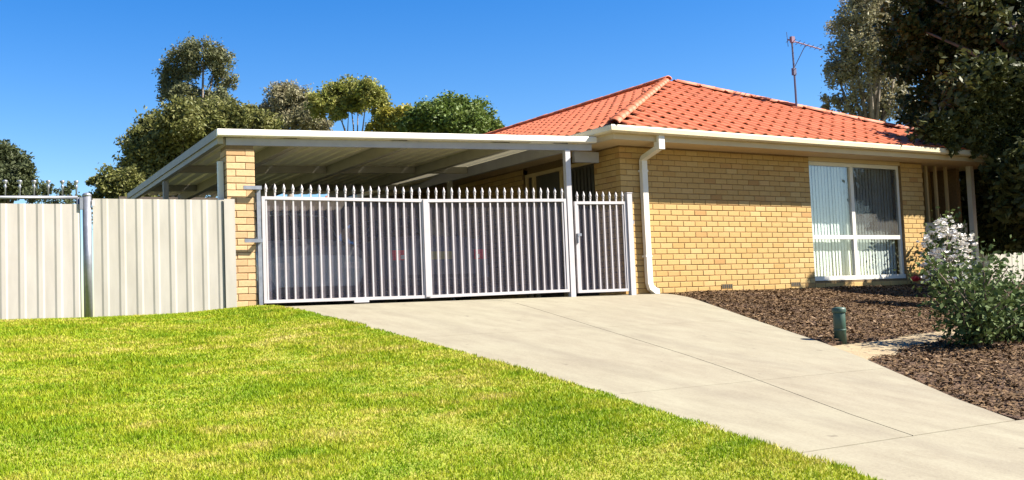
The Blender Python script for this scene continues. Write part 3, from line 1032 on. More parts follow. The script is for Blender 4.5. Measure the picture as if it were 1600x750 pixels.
# roof sheets with ribs running front to back
def rib_sheet(x0, x1, y0, y1, mat, name, pitch=0.19):
    m = MB()
    xs = []
    x = x0
    while x < x1 - 1e-4:
        for dx, dz in ((0, 0), (0.11, 0), (0.125, 0.028), (0.165, 0.028), (0.18, 0)):
            if x + dx <= x1 + 1e-6:
                xs.append((x + dx, dz))
        x += pitch
    if xs[-1][0] < x1 - 1e-3:
        xs.append((x1, 0))
    a = m.ring([(x, y0, zr(x, y0) - 0.03 + dz) for x, dz in xs])
    b = m.ring([(x, y1, zr(x, y1) - 0.03 + dz) for x, dz in xs])
    a2 = m.ring([(x, y0, zr(x, y0) - 0.033 + dz) for x, dz in xs])
    b2 = m.ring([(x, y1, zr(x, y1) - 0.033 + dz) for x, dz in xs])
    for i in range(len(xs) - 1):
        m.f.append((a[i], a[i + 1], b[i + 1], b[i]))
        m.f.append((b2[i], b2[i + 1], a2[i + 1], a2[i]))
    return m.build(name, mat, carport)
sx = -0.44
while sx < 3.7:
    rib_sheet(sx, sx + 0.76, -0.02, 8.5, 'sheet_under', 'roof_sheet')
    sx += 0.765
rib_sheet(sx, sx + 0.38, -0.02, 8.5, 'poly', 'clear_roof_sheet')
rib_sheet(sx + 0.385, CXR - 0.12, -0.02, 8.5, 'sheet_under', 'roof_sheet')
for i, bx in enumerate((0.52, 2.03, 3.58)):
    sheared(bx - 0.05, bx + 0.05, 0.062, 8.45, -0.19, -0.036).build('rafter', 'rafter', carport)
sheared(4.50, 4.58, 0.062, 8.45, -0.20, -0.036).build('rafter', 'beam_grey', carport)
sheared(-0.45, -0.38, 0.0, 8.45, -0.17, -0.036).build('rafter', 'rafter', carport)
for yy in (3.4, 6.4):
    for a, b in ((-0.37, 0.46), (0.58, 1.97), (2.09, 3.52), (3.64, 4.49)):
        sheared(a, b, yy, yy + 0.06, -0.15, -0.036).build('cross_beam', 'rafter', carport)
# side capping strip along the left edge
sheared(-0.475, -0.455, -0.02, 8.5, -0.10, 0.004).build('edge_capping', 'rafter', carport)
pst = MB().box(4.475, 4.555, -0.03, 0.05, -0.02, zr(4.5, 0) - 0.19)
pst.build('post', 'white', carport)
MB().box(-0.43, -0.365, 0.10, 0.165, -0.02, 1.83).build('post', 'white_trim', carport)
for yy in (4.2, 8.3):
    for xx in (-0.42, 4.50):
        MB().box(xx - 0.04, xx + 0.04, yy - 0.04, yy + 0.04, -0.02, zr(xx, yy) - 0.205).build('post', 'rafter', carport)
MB().box(4.97, 5.40, 0.55, 0.62, 2.03, 2.19).build('ledger_beam', 'beam_grey', carport)
MB().box(-0.6, 5.2, 8.7, 8.8, -0.03, 2.34).build('rear_screen', 'shed', carport)

# ------------------------------------------------------------------ brick pier
pier = empty('brick_pier', G0, GR, 'cream brick pier holding up the left end of the carport', 'pier')
PZ = -0.17
MB().box(-0.343, -0.007, 0.007, 0.343, -0.3, 2.02).build('mortar_core', 'mortar', pier)
z = PZ
k = 0
PC = (-0.175, 0.175)
while z + B_H < zr(-0.17, 0) - 0.185:
    for q in range(4):
        ang = q * math.pi / 2 + (0 if k % 2 == 0 else 0)
        # pinwheel of four stretchers round a core, mirrored on alternate courses
        mir = 1 if k % 2 == 0 else -1
        lx, ly = mir * -0.0575, -0.12
        wx = PC[0] + lx * math.cos(ang) - ly * math.sin(ang)
        wy = PC[1] + lx * math.sin(ang) + ly * math.cos(ang)
        o = link(bpy.data.objects.new('brick', brick_mesh(B_L, 'pier_brick')), pier)
        o.location = (wx + random.uniform(-0.001, 0.001), wy + random.uniform(-0.001, 0.001), z + B_H / 2)
        o.rotation_euler = (random.gauss(0, 0.004), random.gauss(0, 0.003), ang + random.gauss(0, 0.006))
    z += CH
    k += 1

# ------------------------------------------------------------------ gates
def spear_bar(h_rail, z0, zt, r=0.013):
    b = MB()
    b.box(-r, r, -r, r, z0, zt - 0.10)
    return b
def finial_mesh():
    b = MB()
    b.lathe([(0.010, -0.005), (0.012, 0.0), (0.020, 0.008), (0.012, 0.016), (0.017, 0.028), (0.023, 0.045), (0.017, 0.065), (0.009, 0.088), (0.002, 0.108)], n=8)
    return b.mesh('finial', 'white', True)
FIN = finial_mesh()
def make_gate(name, label, x0, x1, nb, zb0, zb1, zt0, zt1, hinge='L', group=None, tip=0.155, latch=False):
    """leaf between x0 and x1; rails may sag: zb/zt at both ends"""
    g = empty(name, (G0[0] + x0 * math.cos(GR), G0[1] + x0 * math.sin(GR), 0), GR, label, 'gate', group)
    W = x1 - x0
    s = 0.02
    def zz(a, b, x): return a + (b - a) * x / W
    for xa in (0, W - 2 * s):
        fr_ = MB()
        fr_.quad8([(xa, -s, zz(zb0, zb1, xa)), (xa + 2 * s, -s, zz(zb0, zb1, xa)), (xa + 2 * s, s, zz(zb0, zb1, xa)), (xa, s, zz(zb0, zb1, xa)),
                   (xa, -s, zz(zt0, zt1, xa)), (xa + 2 * s, -s, zz(zt0, zt1, xa)), (xa + 2 * s, s, zz(zt0, zt1, xa)), (xa, s, zz(zt0, zt1, xa))])
        fr_.build('stile', 'white', g)
    for (a, b, nm) in ((zb0, zb1, 'bottom_rail'), (zt0 - 0.04, zt1 - 0.04, 'top_rail')):
        m = MB()
        xa, xb = 2 * s, W - 2 * s
        m.quad8([(xa, -s, zz(a, b, xa)), (xb, -s, zz(a, b, xb)), (xb, s, zz(a, b, xb)), (xa, s, zz(a, b, xa)),
                 (xa, -s, zz(a, b, xa) + 0.04), (xb, -s, zz(a, b, xb) + 0.04), (xb, s, zz(a, b, xb) + 0.04), (xa, s, zz(a, b, xa) + 0.04)])
        m.build(nm, 'white', g)
    pitch = W / nb
    for i in range(nb):
        x = pitch * (i + 0.5)
        r = 0.0097
        zb, zt = zz(zb0, zb1, x) + 0.04, zz(zt0, zt1, x)
        bar = MB().box(x - r, x + r, -r, r, zb, zt - 0.04)
        bar.box(x - r, x + r, -r, r, zt, zt + tip - 0.10)
        bo = bar.build('bar', 'white', g)
        fo = link(bpy.data.objects.new('finial', FIN), bo)
        fo.location = (x, 0, zt + tip - 0.10)
    m = MB()
    m.v = [(2 * s - 0.005, 0.024, zz(zb0, zb1, 0) + 0.03), (W - 2 * s + 0.005, 0.024, zz(zb0, zb1, W) + 0.03), (W - 2 * s + 0.005, 0.024, zz(zt0, zt1, W) - 0.03), (2 * s - 0.005, 0.024, zz(zt0, zt1, 0) - 0.03)]
    m.v += [(x, y + 0.002, z) for x, y, z in m.v]
    m.f = [(0, 1, 2, 3), (7, 6, 5, 4), (0, 4, 5, 1), (1, 5, 6, 2), (2, 6, 7, 3), (3, 7, 4, 0)]
    m.build('mesh_infill', 'gate_mesh', g)
    return g, W
gl, WL = make_gate('driveway_gate', 'left leaf of the white spear topped driveway gate beside the brick pier', 0.075, 2.262, 19, 0.045, 0.042, 1.385, 1.372, group='leaves of the driveway gate')
gr, WR = make_gate('driveway_gate', 'right leaf of the white spear topped driveway gate beside the tall post', 2.272, 4.462, 19, 0.042, 0.062, 1.372, 1.402, group='leaves of the driveway gate')
gp, WP = make_gate('pedestrian_gate', 'narrow white spear topped gate between tall post and house wall', 4.60, 5.485, 8, 0.042, 0.045, 1.365, 1.375, tip=0.14)
# centre cover strip, drop bolt, hinge post, hinges, latch
MB().box(WL - 0.02, WL + 0.05, -0.034, -0.021, 0.06, 1.37).build('meeting_strip', 'white', gl)
MB().box(1.16, 1.36, -0.045, -0.021, 0.015, 0.045).build('drop_bolt', 'white', gl)
hp = MB().box(-0.062, -0.014, -0.022, 0.022, -0.02, 1.50)
hp.build('hinge_post', 'galv', gl)
for zz_ in (1.46, 0.80):
    MB().box(-0.24, -0.015, -0.097, -0.078, zz_, zz_ + 0.045).build('hinge_bracket', 'galv', gl)
    MB().box(-0.06, -0.02, -0.078, -0.023, zz_ + 0.002, zz_ + 0.043).build('hinge', 'galv', gl)
MB().box(0.012, 0.075, -0.055, -0.021, 0.86, 0.90).build('latch', 'galv', gp)
MB().box(0.012, 0.03, -0.05, -0.021, 0.76, 0.86).build('latch_bolt', 'galv', gp)
gpost = empty('gate_post', (G0[0] + 5.535 * math.cos(GR), G0[1] + 5.535 * math.sin(GR), 0), GR, 'short white square gate post fixed to the brick house corner', 'post')
MB().box(-0.042, 0.042, -0.042, 0.042, -0.02, 1.49).build('shaft', 'white', gpost)
MB().box(-0.047, 0.047, -0.047, 0.047, 1.492, 1.505).build('cap', 'white', gpost)
MB().box(0.043, 0.075, -0.02, 0.02, 1.04, 1.09).build('wall_bracket', 'galv', gpost)

# ------------------------------------------------------------------ left fence and side gate
def fence_sheet(x0, x1, z0, z1, y, mat, name, parent, pitch=0.19, rib_up=0.0):
    m = MB()
    pts = []
    x = x0
    while x < x1 - 1e-4:
        for dx, dy in ((0, 0), (0.085, 0), (0.107, -0.0075), (0.15, -0.0075), (0.172, 0)):
            if x + dx <= x1 + 1e-6:
                pts.append((x + dx, dy))
        x += pitch
    if pts[-1][0] < x1 - 1e-3:
        pts.append((x1, 0))
    lo = m.ring([(x, y + dy, z0) for x, dy in pts])
    hi = m.ring([(x, y + dy, z1 + (rib_up if dy < -0.01 else 0)) for x, dy in pts])
    lo2 = m.ring([(x, y + dy + 0.003, z0) for x, dy in pts])
    hi2 = m.ring([(x, y + dy + 0.003, z1 + (rib_up if dy < -0.01 else 0)) for x, dy in pts])
    for i in range(len(pts) - 1):
        m.f += [(lo[i], lo[i + 1], hi[i + 1], hi[i]), (hi2[i], hi2[i + 1], lo2[i + 1], lo2[i]), (hi[i], hi[i + 1], hi2[i + 1], hi2[i])]
    return m.build(name, mat, parent)
def lw(x, y=0.0):
    return (G0[0] + x * math.cos(GR) - y * math.sin(GR), G0[1] + x * math.sin(GR) + y * math.cos(GR), 0)
fen = empty('steel_fence', lw(-1.90), GR, 'cream ribbed steel fence panel between galvanised post and brick pier', 'fence')
for a, b in ((0.0, 0.76), (0.76, 1.52), (1.52, 1.625)):
    fence_sheet(a, b, -0.10, 1.33, -0.035, 'fence', 'fence_sheet', fen)
MB().box(0.0, 1.50, -0.03, 0.02, 1.24, 1.29).build('back_rail', 'fence', fen)
MB().box(1.50, 1.63, -0.064, -0.052, -0.10, 1.34).build('end_channel', 'fence', fen)
gpo = empty('fence_post', lw(-1.962), GR, 'grey galvanised steel post between side gate and fence panel', 'post')
MB().tube([(0, -0.03, -0.12), (0, -0.03, 1.36)], 0.048, 14).build('pole', 'galv', gpo, True)
MB().lathe([(0.05, 1.355), (0.052, 1.372), (0.04, 1.39), (0.012, 1.40)], (0, -0.03, 0), 14).build('cap', 'galv', gpo, True)
MB().box(0.05, 0.085, -0.075, -0.052, 1.24, 1.31).build('latch_plate', 'white', gpo)
MB().box(-0.08, -0.045, -0.06, -0.03, 1.20, 1.34).build('hinge', 'galv', gpo)
sg = empty('side_gate', lw(-3.92), GR, 'white ribbed steel side gate with galvanised rail and small finials', 'gate')
for a, b in ((0.0, 0.76), (0.76, 1.52), (1.52, 1.885)):
    fence_sheet(a, b, -0.07, 1.265, -0.03, 'fence_gate', 'gate_sheet', sg, rib_up=0.045)
MB().tube([(0.0, 0.0, 1.325), (1.86, 0.0, 1.345)], 0.02, 10).build('top_rail', 'galv', sg, True)
MB().tube([(0.0, 0.0, 0.05), (1.86, 0.0, 0.05)], 0.02, 10).build('bottom_rail', 'galv', sg, True)
MB().tube([(1.865, 0.0, 0.03), (1.865, 0.0, 1.345)], 0.02, 10).build('stile', 'galv', sg, True)
for i in range(13):
    x = 0.06 + i * 0.149
    zt = 1.325 + 0.02 * x / 1.86
    m = MB()
    m.lathe([(0.009, 0.0), (0.009, 0.10), (0.020, 0.118), (0.011, 0.135), (0.011, 0.150), (0.028, 0.175), (0.026, 0.188), (0.008, 0.195)], (x, 0, zt + 0.005), 8)
    m.build('finial', 'galv', sg, True)
fen2 = empty('steel_fence', lw(-9.6), GR, 'cream ribbed steel fence panel at the far left edge', 'fence')
for i in range(7):
    fence_sheet(i * 0.8, (i + 1) * 0.8, -0.10, 1.33, -0.03, 'fence', 'fence_sheet', fen2)

# ------------------------------------------------------------------ cars under the carport
def make_car(name, label, lx, ly, paint, st, roof_i, glass_rear, lamp_z, group, nose_out=False):
    """built with its tail at local y = 0; nose_out turns it to face the gates"""
    c = empty(name, lw(lx, ly + (4.4 if nose_out else 0)), GR + (math.pi if nose_out else 0), label, 'car', group)
    body = MB()
    rings = []
    npt = len(st[0][1])
    for y, pts in st:
        full = [(-w_, y, z_) for w_, z_ in pts[:-1]] + [(0, y, pts[-1][1])] + [(w_, y, z_) for w_, z_ in pts[:-1][::-1]]
        rings.append(body.ring(full))
    n = len(rings[0])
    glass_faces = []
    for i in range(len(rings) - 1):
        for k in range(n - 1):
            q = (rings[i][k], rings[i][k + 1], rings[i + 1][k + 1], rings[i + 1][k])
            kk = min(k, n - 2 - k)
            isg = (kk == npt - 3 and roof_i[0] <= i < roof_i[1]) or (kk >= npt - 3 and (i in glass_rear))
            body.f.append(q)
            if isg:
                glass_faces.append((q, kk >= npt - 2 or i in glass_rear))
        body.f.append((rings[i][n - 1], rings[i][0], rings[i + 1][0], rings[i + 1][n - 1]))
    body.f.append(tuple(rings[0][::-1]))
    body.f.append(tuple(rings[-1]))
    bo = body.build('body', paint, c)
    groups = {'rear_window': MB(), 'side_window': MB()}
    for q, rear in glass_faces:
        g = groups['rear_window' if rear else 'side_window']
        P = [Vector(body.v[i]) for i in q]
        cen = sum(P, Vector()) / 4
        nrm = (P[1] - P[0]).cross(P[3] - P[0]).normalized()
        out = cen - Vector((0, 2.2, 0.8))
        if nrm.dot(out) < 0: nrm = -nrm
        P = [cen + (p - cen) * 0.93 + nrm * 0.006 for p in P]
        b0 = len(g.v)
        g.v += [tuple(p) for p in P]
        g.f.append((b0, b0 + 1, b0 + 2, b0 + 3))
    for nm, g in groups.items():
        if g.v:
            g.build(nm, 'car_glass', c)
    for sx in (-1, 1):
        lm = MB()
        xa, xb = sorted((sx * 0.57, sx * 0.77))
        lm.box(xa, xb, -0.022, 0.12, lamp_z - 0.075, lamp_z + 0.075)
        lo = lm.build('tail_lamp', 'lamp_red', c)
        hx0, hx1 = sorted((sx * 0.42, sx * 0.66))
        MB().box(hx0, hx1, st[-1][0] - 0.12, st[-1][0] + 0.012, 0.56, 0.66).build('headlamp', 'lamp_white', c)
        xa, xb = sorted((sx * 0.59, sx * 0.65))
        MB().box(xa, xb, -0.027, -0.0225, lamp_z - 0.06, lamp_z + 0.0).build('reverse_lamp', 'lamp_white', lo)
    MB().box(-0.19, 0.19, -0.018, 0.06, lamp_z - 0.07, lamp_z + 0.05).build('number_plate', 'plate', c)
    MB().box(-0.80, 0.80, -0.05, 0.10, 0.36, 0.54).build('bumper', paint, c)
    MB().box(-0.60, 0.60, -0.056, -0.051, 0.36, 0.42).build('bumper_trim', 'plastic', c)
    for y in (0.85, 3.45):
        for sx in (-1, 1):
            w_ = empty('wheel', (sx * 0.74, y, 0.31))
            w_.parent = c
            t = MB()
            prof = [(0.20, -0.09), (0.28, -0.095), (0.31, -0.07), (0.315, 0.0), (0.31, 0.07), (0.28, 0.095), (0.20, 0.09)]
            rr = [t.ring([(o_, r_ * math.cos(a), r_ * math.sin(a)) for a in [2 * math.pi * q / 20 for q in range(20)]]) for r_, o_ in prof]
            for A, B in zip(rr, rr[1:]):
                for q in range(20):
                    t.f.append((A[q], A[(q + 1) % 20], B[(q + 1) % 20], B[q]))
            t.build('tyre', 'rubber', w_, True)
            rm = MB()
            rm.tube([(-0.07, 0, 0), (0.07, 0, 0)], 0.205, 16)
            rm.build('rim', 'rim', w_)
    for sx in (-1, 1):
        MB().box(min(sx * 0.86, sx * 0.98), max(sx * 0.86, sx * 0.98), 2.75, 2.85, 0.96, 1.08).build('wing_mirror', paint, c)
    return c
SEDAN = [
 (0.00, [(.68, .34), (.76, .42), (.79, .55), (.78, .66), (.72, .78), (.50, .82), (0, .83)]),
 (0.06, [(.72, .25), (.81, .40), (.83, .60), (.81, .80), (.74, .95), (.50, .99), (0, 1.0)]),
 (0.50, [(.74, .20), (.84, .40), (.85, .65), (.83, .85), (.76, .98), (.55, 1.02), (0, 1.04)]),
 (0.70, [(.74, .20), (.84, .40), (.85, .65), (.83, .86), (.77, .99), (.66, 1.04), (0, 1.06)]),
 (1.35, [(.74, .18), (.84, .40), (.85, .65), (.83, .86), (.78, .99), (.58, 1.37), (0, 1.42)]),
 (2.40, [(.74, .18), (.84, .40), (.85, .65), (.83, .86), (.78, .97), (.60, 1.41), (0, 1.46)]),
 (3.00, [(.74, .18), (.84, .40), (.85, .65), (.83, .86), (.78, .96), (.58, 1.34), (0, 1.39)]),
 (3.60, [(.74, .18), (.84, .40), (.85, .65), (.83, .84), (.77, .94), (.60, .98), (0, 1.0)]),
 (4.35, [(.72, .20), (.81, .40), (.82, .60), (.80, .72), (.72, .80), (.50, .84), (0, .85)]),
 (4.55, [(.62, .30), (.72, .42), (.74, .55), (.72, .62), (.66, .68), (.45, .70), (0, .71)])]
WAGON = [
 (0.00, [(.68, .34), (.78, .45), (.80, .65), (.79, .80), (.77, .98), (.62, 1.02), (0, 1.03)]),
 (0.05, [(.72, .26), (.82, .42), (.84, .65), (.83, .85), (.80, 1.05), (.66, 1.10), (0, 1.12)]),
 (0.35, [(.74, .22), (.85, .42), (.86, .70), (.84, .90), (.80, 1.07), (.62, 1.52), (0, 1.57)]),
 (1.30, [(.74, .20), (.85, .42), (.86, .70), (.84, .90), (.80, 1.05), (.64, 1.58), (0, 1.63)]),
 (2.30, [(.74, .20), (.85, .42), (.86, .70), (.84, .90), (.80, 1.03), (.64, 1.58), (0, 1.63)]),
 (2.95, [(.74, .20), (.85, .42), (.86, .70), (.84, .90), (.80, 1.02), (.60, 1.48), (0, 1.53)]),
 (3.60, [(.74, .20), (.85, .42), (.86, .70), (.84, .88), (.79, .98), (.62, 1.02), (0, 1.05)]),
 (4.20, [(.72, .22), (.82, .42), (.83, .65), (.81, .78), (.74, .88), (.50, .92), (0, .93)]),
 (4.40, [(.62, .30), (.72, .45), (.74, .60), (.72, .68), (.66, .74), (.45, .76), (0, .77)])]
make_car('parked_car', 'grey sedan with red tail lamp behind the right gate leaf', 3.22, 1.75, 'car_dark', SEDAN, (4, 6), (3,), 0.72, 'cars parked under the carport')
make_car('parked_car', 'silver wagon with tall roof behind the left gate leaf', 1.45, 2.3, 'car_silver', WAGON, (2, 5), (1, 5), 0.86, 'cars parked under the carport', True)

# ------------------------------------------------------------------ small garden things
bo = empty('garden_bollard', (-1.21, -5.06, zg(-5.06)), 0, 'short dark green round bollard standing in the bark mulch', 'bollard')
MB().lathe([(0.062, -0.05), (0.062, 0.28), (0.060, 0.285)], n=18).build('shaft', 'bollard', bo, True)
MB().lathe([(0.070, 0.285), (0.072, 0.29), (0.072, 0.325), (0.064, 0.338), (0.02, 0.345)], n=18).build('cap', 'bollard', bo, True)
MB().lathe([(0.066, 0.10), (0.067, 0.103), (0.067, 0.115), (0.066, 0.118)], n=18).build('band', 'bollard', bo, True)

# ------------------------------------------------------------------ vegetation
def leaf_quads(pos, size, aspect=2.2, droop=0.0, up_bias=0.0, rand=rng):
    n = len(pos)
    d = rand.normal(0, 1, (n, 3))
    d[:, 2] = d[:, 2] * 0.7 - droop
    d /= np.linalg.norm(d, axis=1)[:, None]
    q = rand.normal(0, 1, (n, 3))
    q[:, 2] += up_bias
    s = np.cross(d, q)
    s /= np.maximum(np.linalg.norm(s, axis=1), 1e-6)[:, None]
    L = (size * rand.uniform(0.6, 1.35, n))[:, None]
    W = L / aspect
    v = np.stack([pos - d * L, pos + s * W, pos + d * L, pos - s * W], 1)
    return v.reshape(-1, 3)

def cluster_points(c, r, n, flat=0.85, rand=rng):
    """clumpy points: sub-clumps on the surface of an uneven ball"""
    m = max(6, int(n / 55))
    dirs = rand.normal(0, 1, (m, 3))
    dirs /= np.linalg.norm(dirs, axis=1)[:, None]
    rad = r * rand.uniform(0.45, 1.08, m)
    sub = np.array(c) + dirs * rad[:, None] * np.array([1, 1, flat])
    k = rand.integers(0, m, n)
    p = sub[k] + rand.normal(0, 1, (n, 3)) * (r * 0.17)
    return p

def tree(name, label, cat, base, clusters, leaf, bark, per_r2, lsize, aspect=2.2, droop=0.3, trunk_r=0.16, group=None, z0=0.0, lean=(0, 0)):
    t = empty(name, (base[0], base[1], z0), 0, label, cat, group)
    B = np.array([base[0], base[1], z0])
    P = []
    for (x, y, z, r) in clusters:
        n = int(per_r2 * r * r)
        P.append(cluster_points((x, y, z), r * 1.22, int(n * 1.9)))
    P = np.concatenate(P) - B
    P = P[P[:, 2] > 0.1]
    link(bpy.data.objects.new('crown', np_mesh('crown', leaf_quads(P, lsize * 0.95, aspect, droop), None, 4, leaf)), t)
    m = MB()
    cl = sorted(clusters, key=lambda q: q[2])
    zlow = cl[0][2] - z0
    ztop = cl[-1][2] - z0
    fork = max(0.5, zlow * 0.75)
    cx = np.mean([q[0] for q in cl]) - B[0]
    cy = np.mean([q[1] for q in cl]) - B[1]
    m.tube([(0, 0, -0.1), (cx * 0.2 + 0.05, cy * 0.2, fork * 0.5), (cx * 0.5, cy * 0.5, fork)], [trunk_r * 1.25, trunk_r, trunk_r * 0.8], 9)
    for (x, y, z, r) in clusters:
        e = Vector((x - B[0], y - B[1], z - z0))
        s_ = Vector((cx * 0.5, cy * 0.5, fork * random.uniform(0.92, 1.0)))
        mid_ = s_.lerp(e, 0.5) + Vector((random.uniform(-.2, .2), random.uniform(-.2, .2), random.uniform(0, .3)))
        m.tube([s_, mid_, e + Vector((0, 0, r * 0.5))], [trunk_r * 0.5, trunk_r * 0.33, trunk_r * 0.1], 6)
    m.build('trunk', bark, t, True)
    return t

T = {
'gum_tall': ((3.43, 34.97), [(3.58, 34.46, 11.91, 0.64), (3.02, 35.41, 11.54, 0.76), (4.18, 34.38, 11.5, 0.58), (2.49, 35.84, 10.93, 0.52), (4.52, 34.6, 10.7, 0.47), (4.19, 34.07, 9.69, 0.52), (2.7, 34.83, 10.01, 0.58), (3.65, 35.73, 9.67, 0.7), (2.55, 35.4, 9.53, 0.52), (4.48, 34.56, 9.36, 0.47), (2.38, 35.80, 10.33, 0.47)]),
'gum_broad': ((1.00, 28.84), [(0.99, 27.99, 7.32, 0.84), (0.26, 29.98, 7.36, 0.65), (-0.46, 29.52, 6.91, 0.5), (2.04, 28.66, 7.62, 0.75), (2.6, 27.57, 7.47, 0.65), (3.19, 27.45, 7.48, 0.55), (-0.37, 28.92, 6.16, 0.65), (0.57, 29.27, 6.5, 0.84), (1.55, 29.2, 6.79, 0.84), (-0.76, 29.85, 5.85, 0.4), (2.31, 28.34, 6.95, 0.75), (0.8, 29.28, 5.63, 0.84), (-0.4, 28.85, 5.16, 0.65), (1.7, 28.92, 5.74, 0.84), (3.49, 27.06, 7.33, 0.50), (3.87, 26.83, 7.22, 0.45), (2.92, 27.43, 7.09, 0.60)]),
'hedge': ((-2.83, 22.89), [(-2.72, 23.01, 4.39, 0.45), (-2.35, 22.42, 4.43, 0.41), (-3.11, 22.77, 4.1, 0.29), (-3.15, 23.37, 4.42, 0.21), (-2.7, 22.9, 3.6, 0.6), (-2.3, 22.6, 3.7, 0.5)]),
'grey_gum': ((11.14, 44.77), [(10.81, 44.51, 12.32, 0.73), (11.63, 44.46, 12.37, 0.65), (12.25, 44.31, 12.01, 0.58), (10.81, 45.11, 11.51, 0.8), (11.79, 44.97, 11.54, 0.8), (12.0, 43.72, 11.08, 0.65), (10.25, 45.7, 11.02, 0.8), (9.57, 45.34, 11.1, 0.58), (12.37, 43.71, 10.73, 0.65), (11.13, 44.49, 10.64, 0.80), (12.83, 43.44, 10.49, 0.51), (10.36, 44.90, 11.62, 0.58)]),
'umbrella_gum': ((12.24, 37.94), [(11.5, 39.14, 11.17, 0.67), (12.32, 38.5, 11.44, 0.67), (12.69, 36.88, 11.23, 0.6), (13.15, 36.76, 10.74, 0.53), (11.39, 38.06, 10.45, 0.47), (12.74, 38.26, 10.92, 0.53), (13.47, 37.09, 10.14, 0.4), (10.87, 38.93, 10.74, 0.53), (12.02, 37.88, 10.29, 0.3)]),
'yellow_shrub': ((10.73, 29.53), [(10.52, 29.68, 8.45, 0.46), (10.9, 29.29, 8.49, 0.46), (11.24, 29.05, 8.18, 0.46), (10.26, 29.95, 8.16, 0.4), (10.75, 29.68, 8.08, 0.51), (9.98, 30.05, 7.93, 0.40), (11.56, 29.06, 7.97, 0.46)]),
'round_tree': ((11.56, 25.96), [(11.6, 26.14, 8.25, 0.59), (10.89, 26.26, 8.01, 0.64), (12.33, 25.81, 8.02, 0.64), (10.42, 26.84, 7.76, 0.59), (12.77, 25.52, 7.67, 0.53), (11.37, 26.05, 7.68, 0.8), (11.61, 24.87, 7.33, 0.69), (12.96, 25.07, 7.34, 0.37), (10.07, 27.04, 7.55, 0.43)]),
'dark_left': ((-5.23, 29.22), [(-5.07, 29.61, 5.94, 0.55), (-5.48, 29.31, 6.12, 0.51), (-4.76, 29.09, 5.46, 0.46), (-5.15, 28.63, 5.11, 0.55), (-5.77, 30.06, 5.86, 0.69), (-4.58, 28.81, 5.04, 0.37), (-5.77, 29.06, 4.92, 0.69)]),
'low_shrub_a': ((-5.30, 19.88), [(-5.35, 19.59, 3.66, 0.22), (-5.09, 19.87, 3.79, 0.18), (-5.47, 20.19, 3.69, 0.18), (-5.3, 19.9, 3.3, 0.4)]),
'low_shrub_b': ((-4.73, 19.42), [(-4.72, 19.23, 3.67, 0.2), (-4.56, 19.48, 3.78, 0.15), (-4.92, 19.56, 3.61, 0.16), (-4.75, 19.4, 3.3, 0.35)]),
'right_gum': ((26.03, 16.32), [(25.3, 15.94, 11.36, 0.75), (26.07, 15.79, 11.0, 0.75), (25.66, 16.93, 10.97, 0.59), (27.3, 16.08, 11.62, 0.64), (25.21, 15.8, 9.98, 0.8), (25.39, 16.98, 9.59, 0.69), (25.88, 15.41, 9.69, 0.8), (25.12, 17.29, 9.09, 0.53), (25.55, 16.32, 8.93, 0.8), (27.52, 16.45, 8.98, 0.91), (25.18, 17.59, 7.93, 0.43), (25.59, 16.77, 7.81, 0.53), (27.0, 16.78, 7.77, 0.64), (26.79, 15.65, 7.68, 0.69), (25.46, 15.69, 12.11, 0.69), (27.41, 15.63, 10.16, 0.64)]),
}
GRP = 'trees beyond the carport roof'
tree('gum_tree', 'tall narrow gum tree with airy crown high above the carport', 'tree', *T['gum_tall'], 'leaf_gum', 'trunk_gum', 3200, 0.085, 2.6, 0.5, 0.2, GRP)
tree('gum_tree', 'broad olive green gum tree left of the brick pier', 'tree', *T['gum_broad'], 'leaf_olive', 'trunk_gum', 3600, 0.095, 2.4, 0.4, 0.22, GRP)
tree('bush', 'low olive bush behind the steel fence panel', 'bush', *T['hedge'], 'leaf_olive', 'trunk_dark', 3600, 0.07, 2.0, 0.1, 0.06)
tree('gum_tree', 'pale grey green gum tree above the middle of the carport roof', 'tree', *T['grey_gum'], 'leaf_grey', 'trunk_gum', 2600, 0.10, 2.8, 0.5, 0.2, GRP)
tree('gum_tree', 'flat topped yellow green gum tree with sky showing between its stems', 'tree', *T['umbrella_gum'], 'leaf_lime', 'trunk_gum', 3600, 0.10, 2.4, 0.4, 0.12, GRP)
tree('bush', 'yellow green bush between the flat topped gum and the rounded tree', 'bush', *T['yellow_shrub'], 'leaf_yellow', 'trunk_dark', 4200, 0.085, 2.0, 0.1, 0.1)
tree('shade_tree', 'rounded dense dark green tree left of the tiled roof', 'tree', *T['round_tree'], 'leaf_round', 'trunk_dark', 4600, 0.08, 1.9, 0.1, 0.2, GRP)
tree('shade_tree', 'dark tree above the side gate at the left edge', 'tree', *T['dark_left'], 'leaf_dark', 'trunk_dark', 4600, 0.08, 2.0, 0.2, 0.18)
tree('bush', 'small dark bush showing above the side gate', 'bush', *T['low_shrub_a'], 'leaf_dark', 'trunk_dark', 2800, 0.05, 2.0, 0.1, 0.05)
tree('bush', 'small dark bush showing above the fence post', 'bush', *T['low_shrub_b'], 'leaf_dark', 'trunk_dark', 2800, 0.05, 2.0, 0.1, 0.05)
tree('gum_tree', 'grey green gum tree behind the right end of the roof', 'tree', *T['right_gum'], 'leaf_grey', 'trunk_gum', 2100, 0.085, 2.6, 0.5, 0.22)

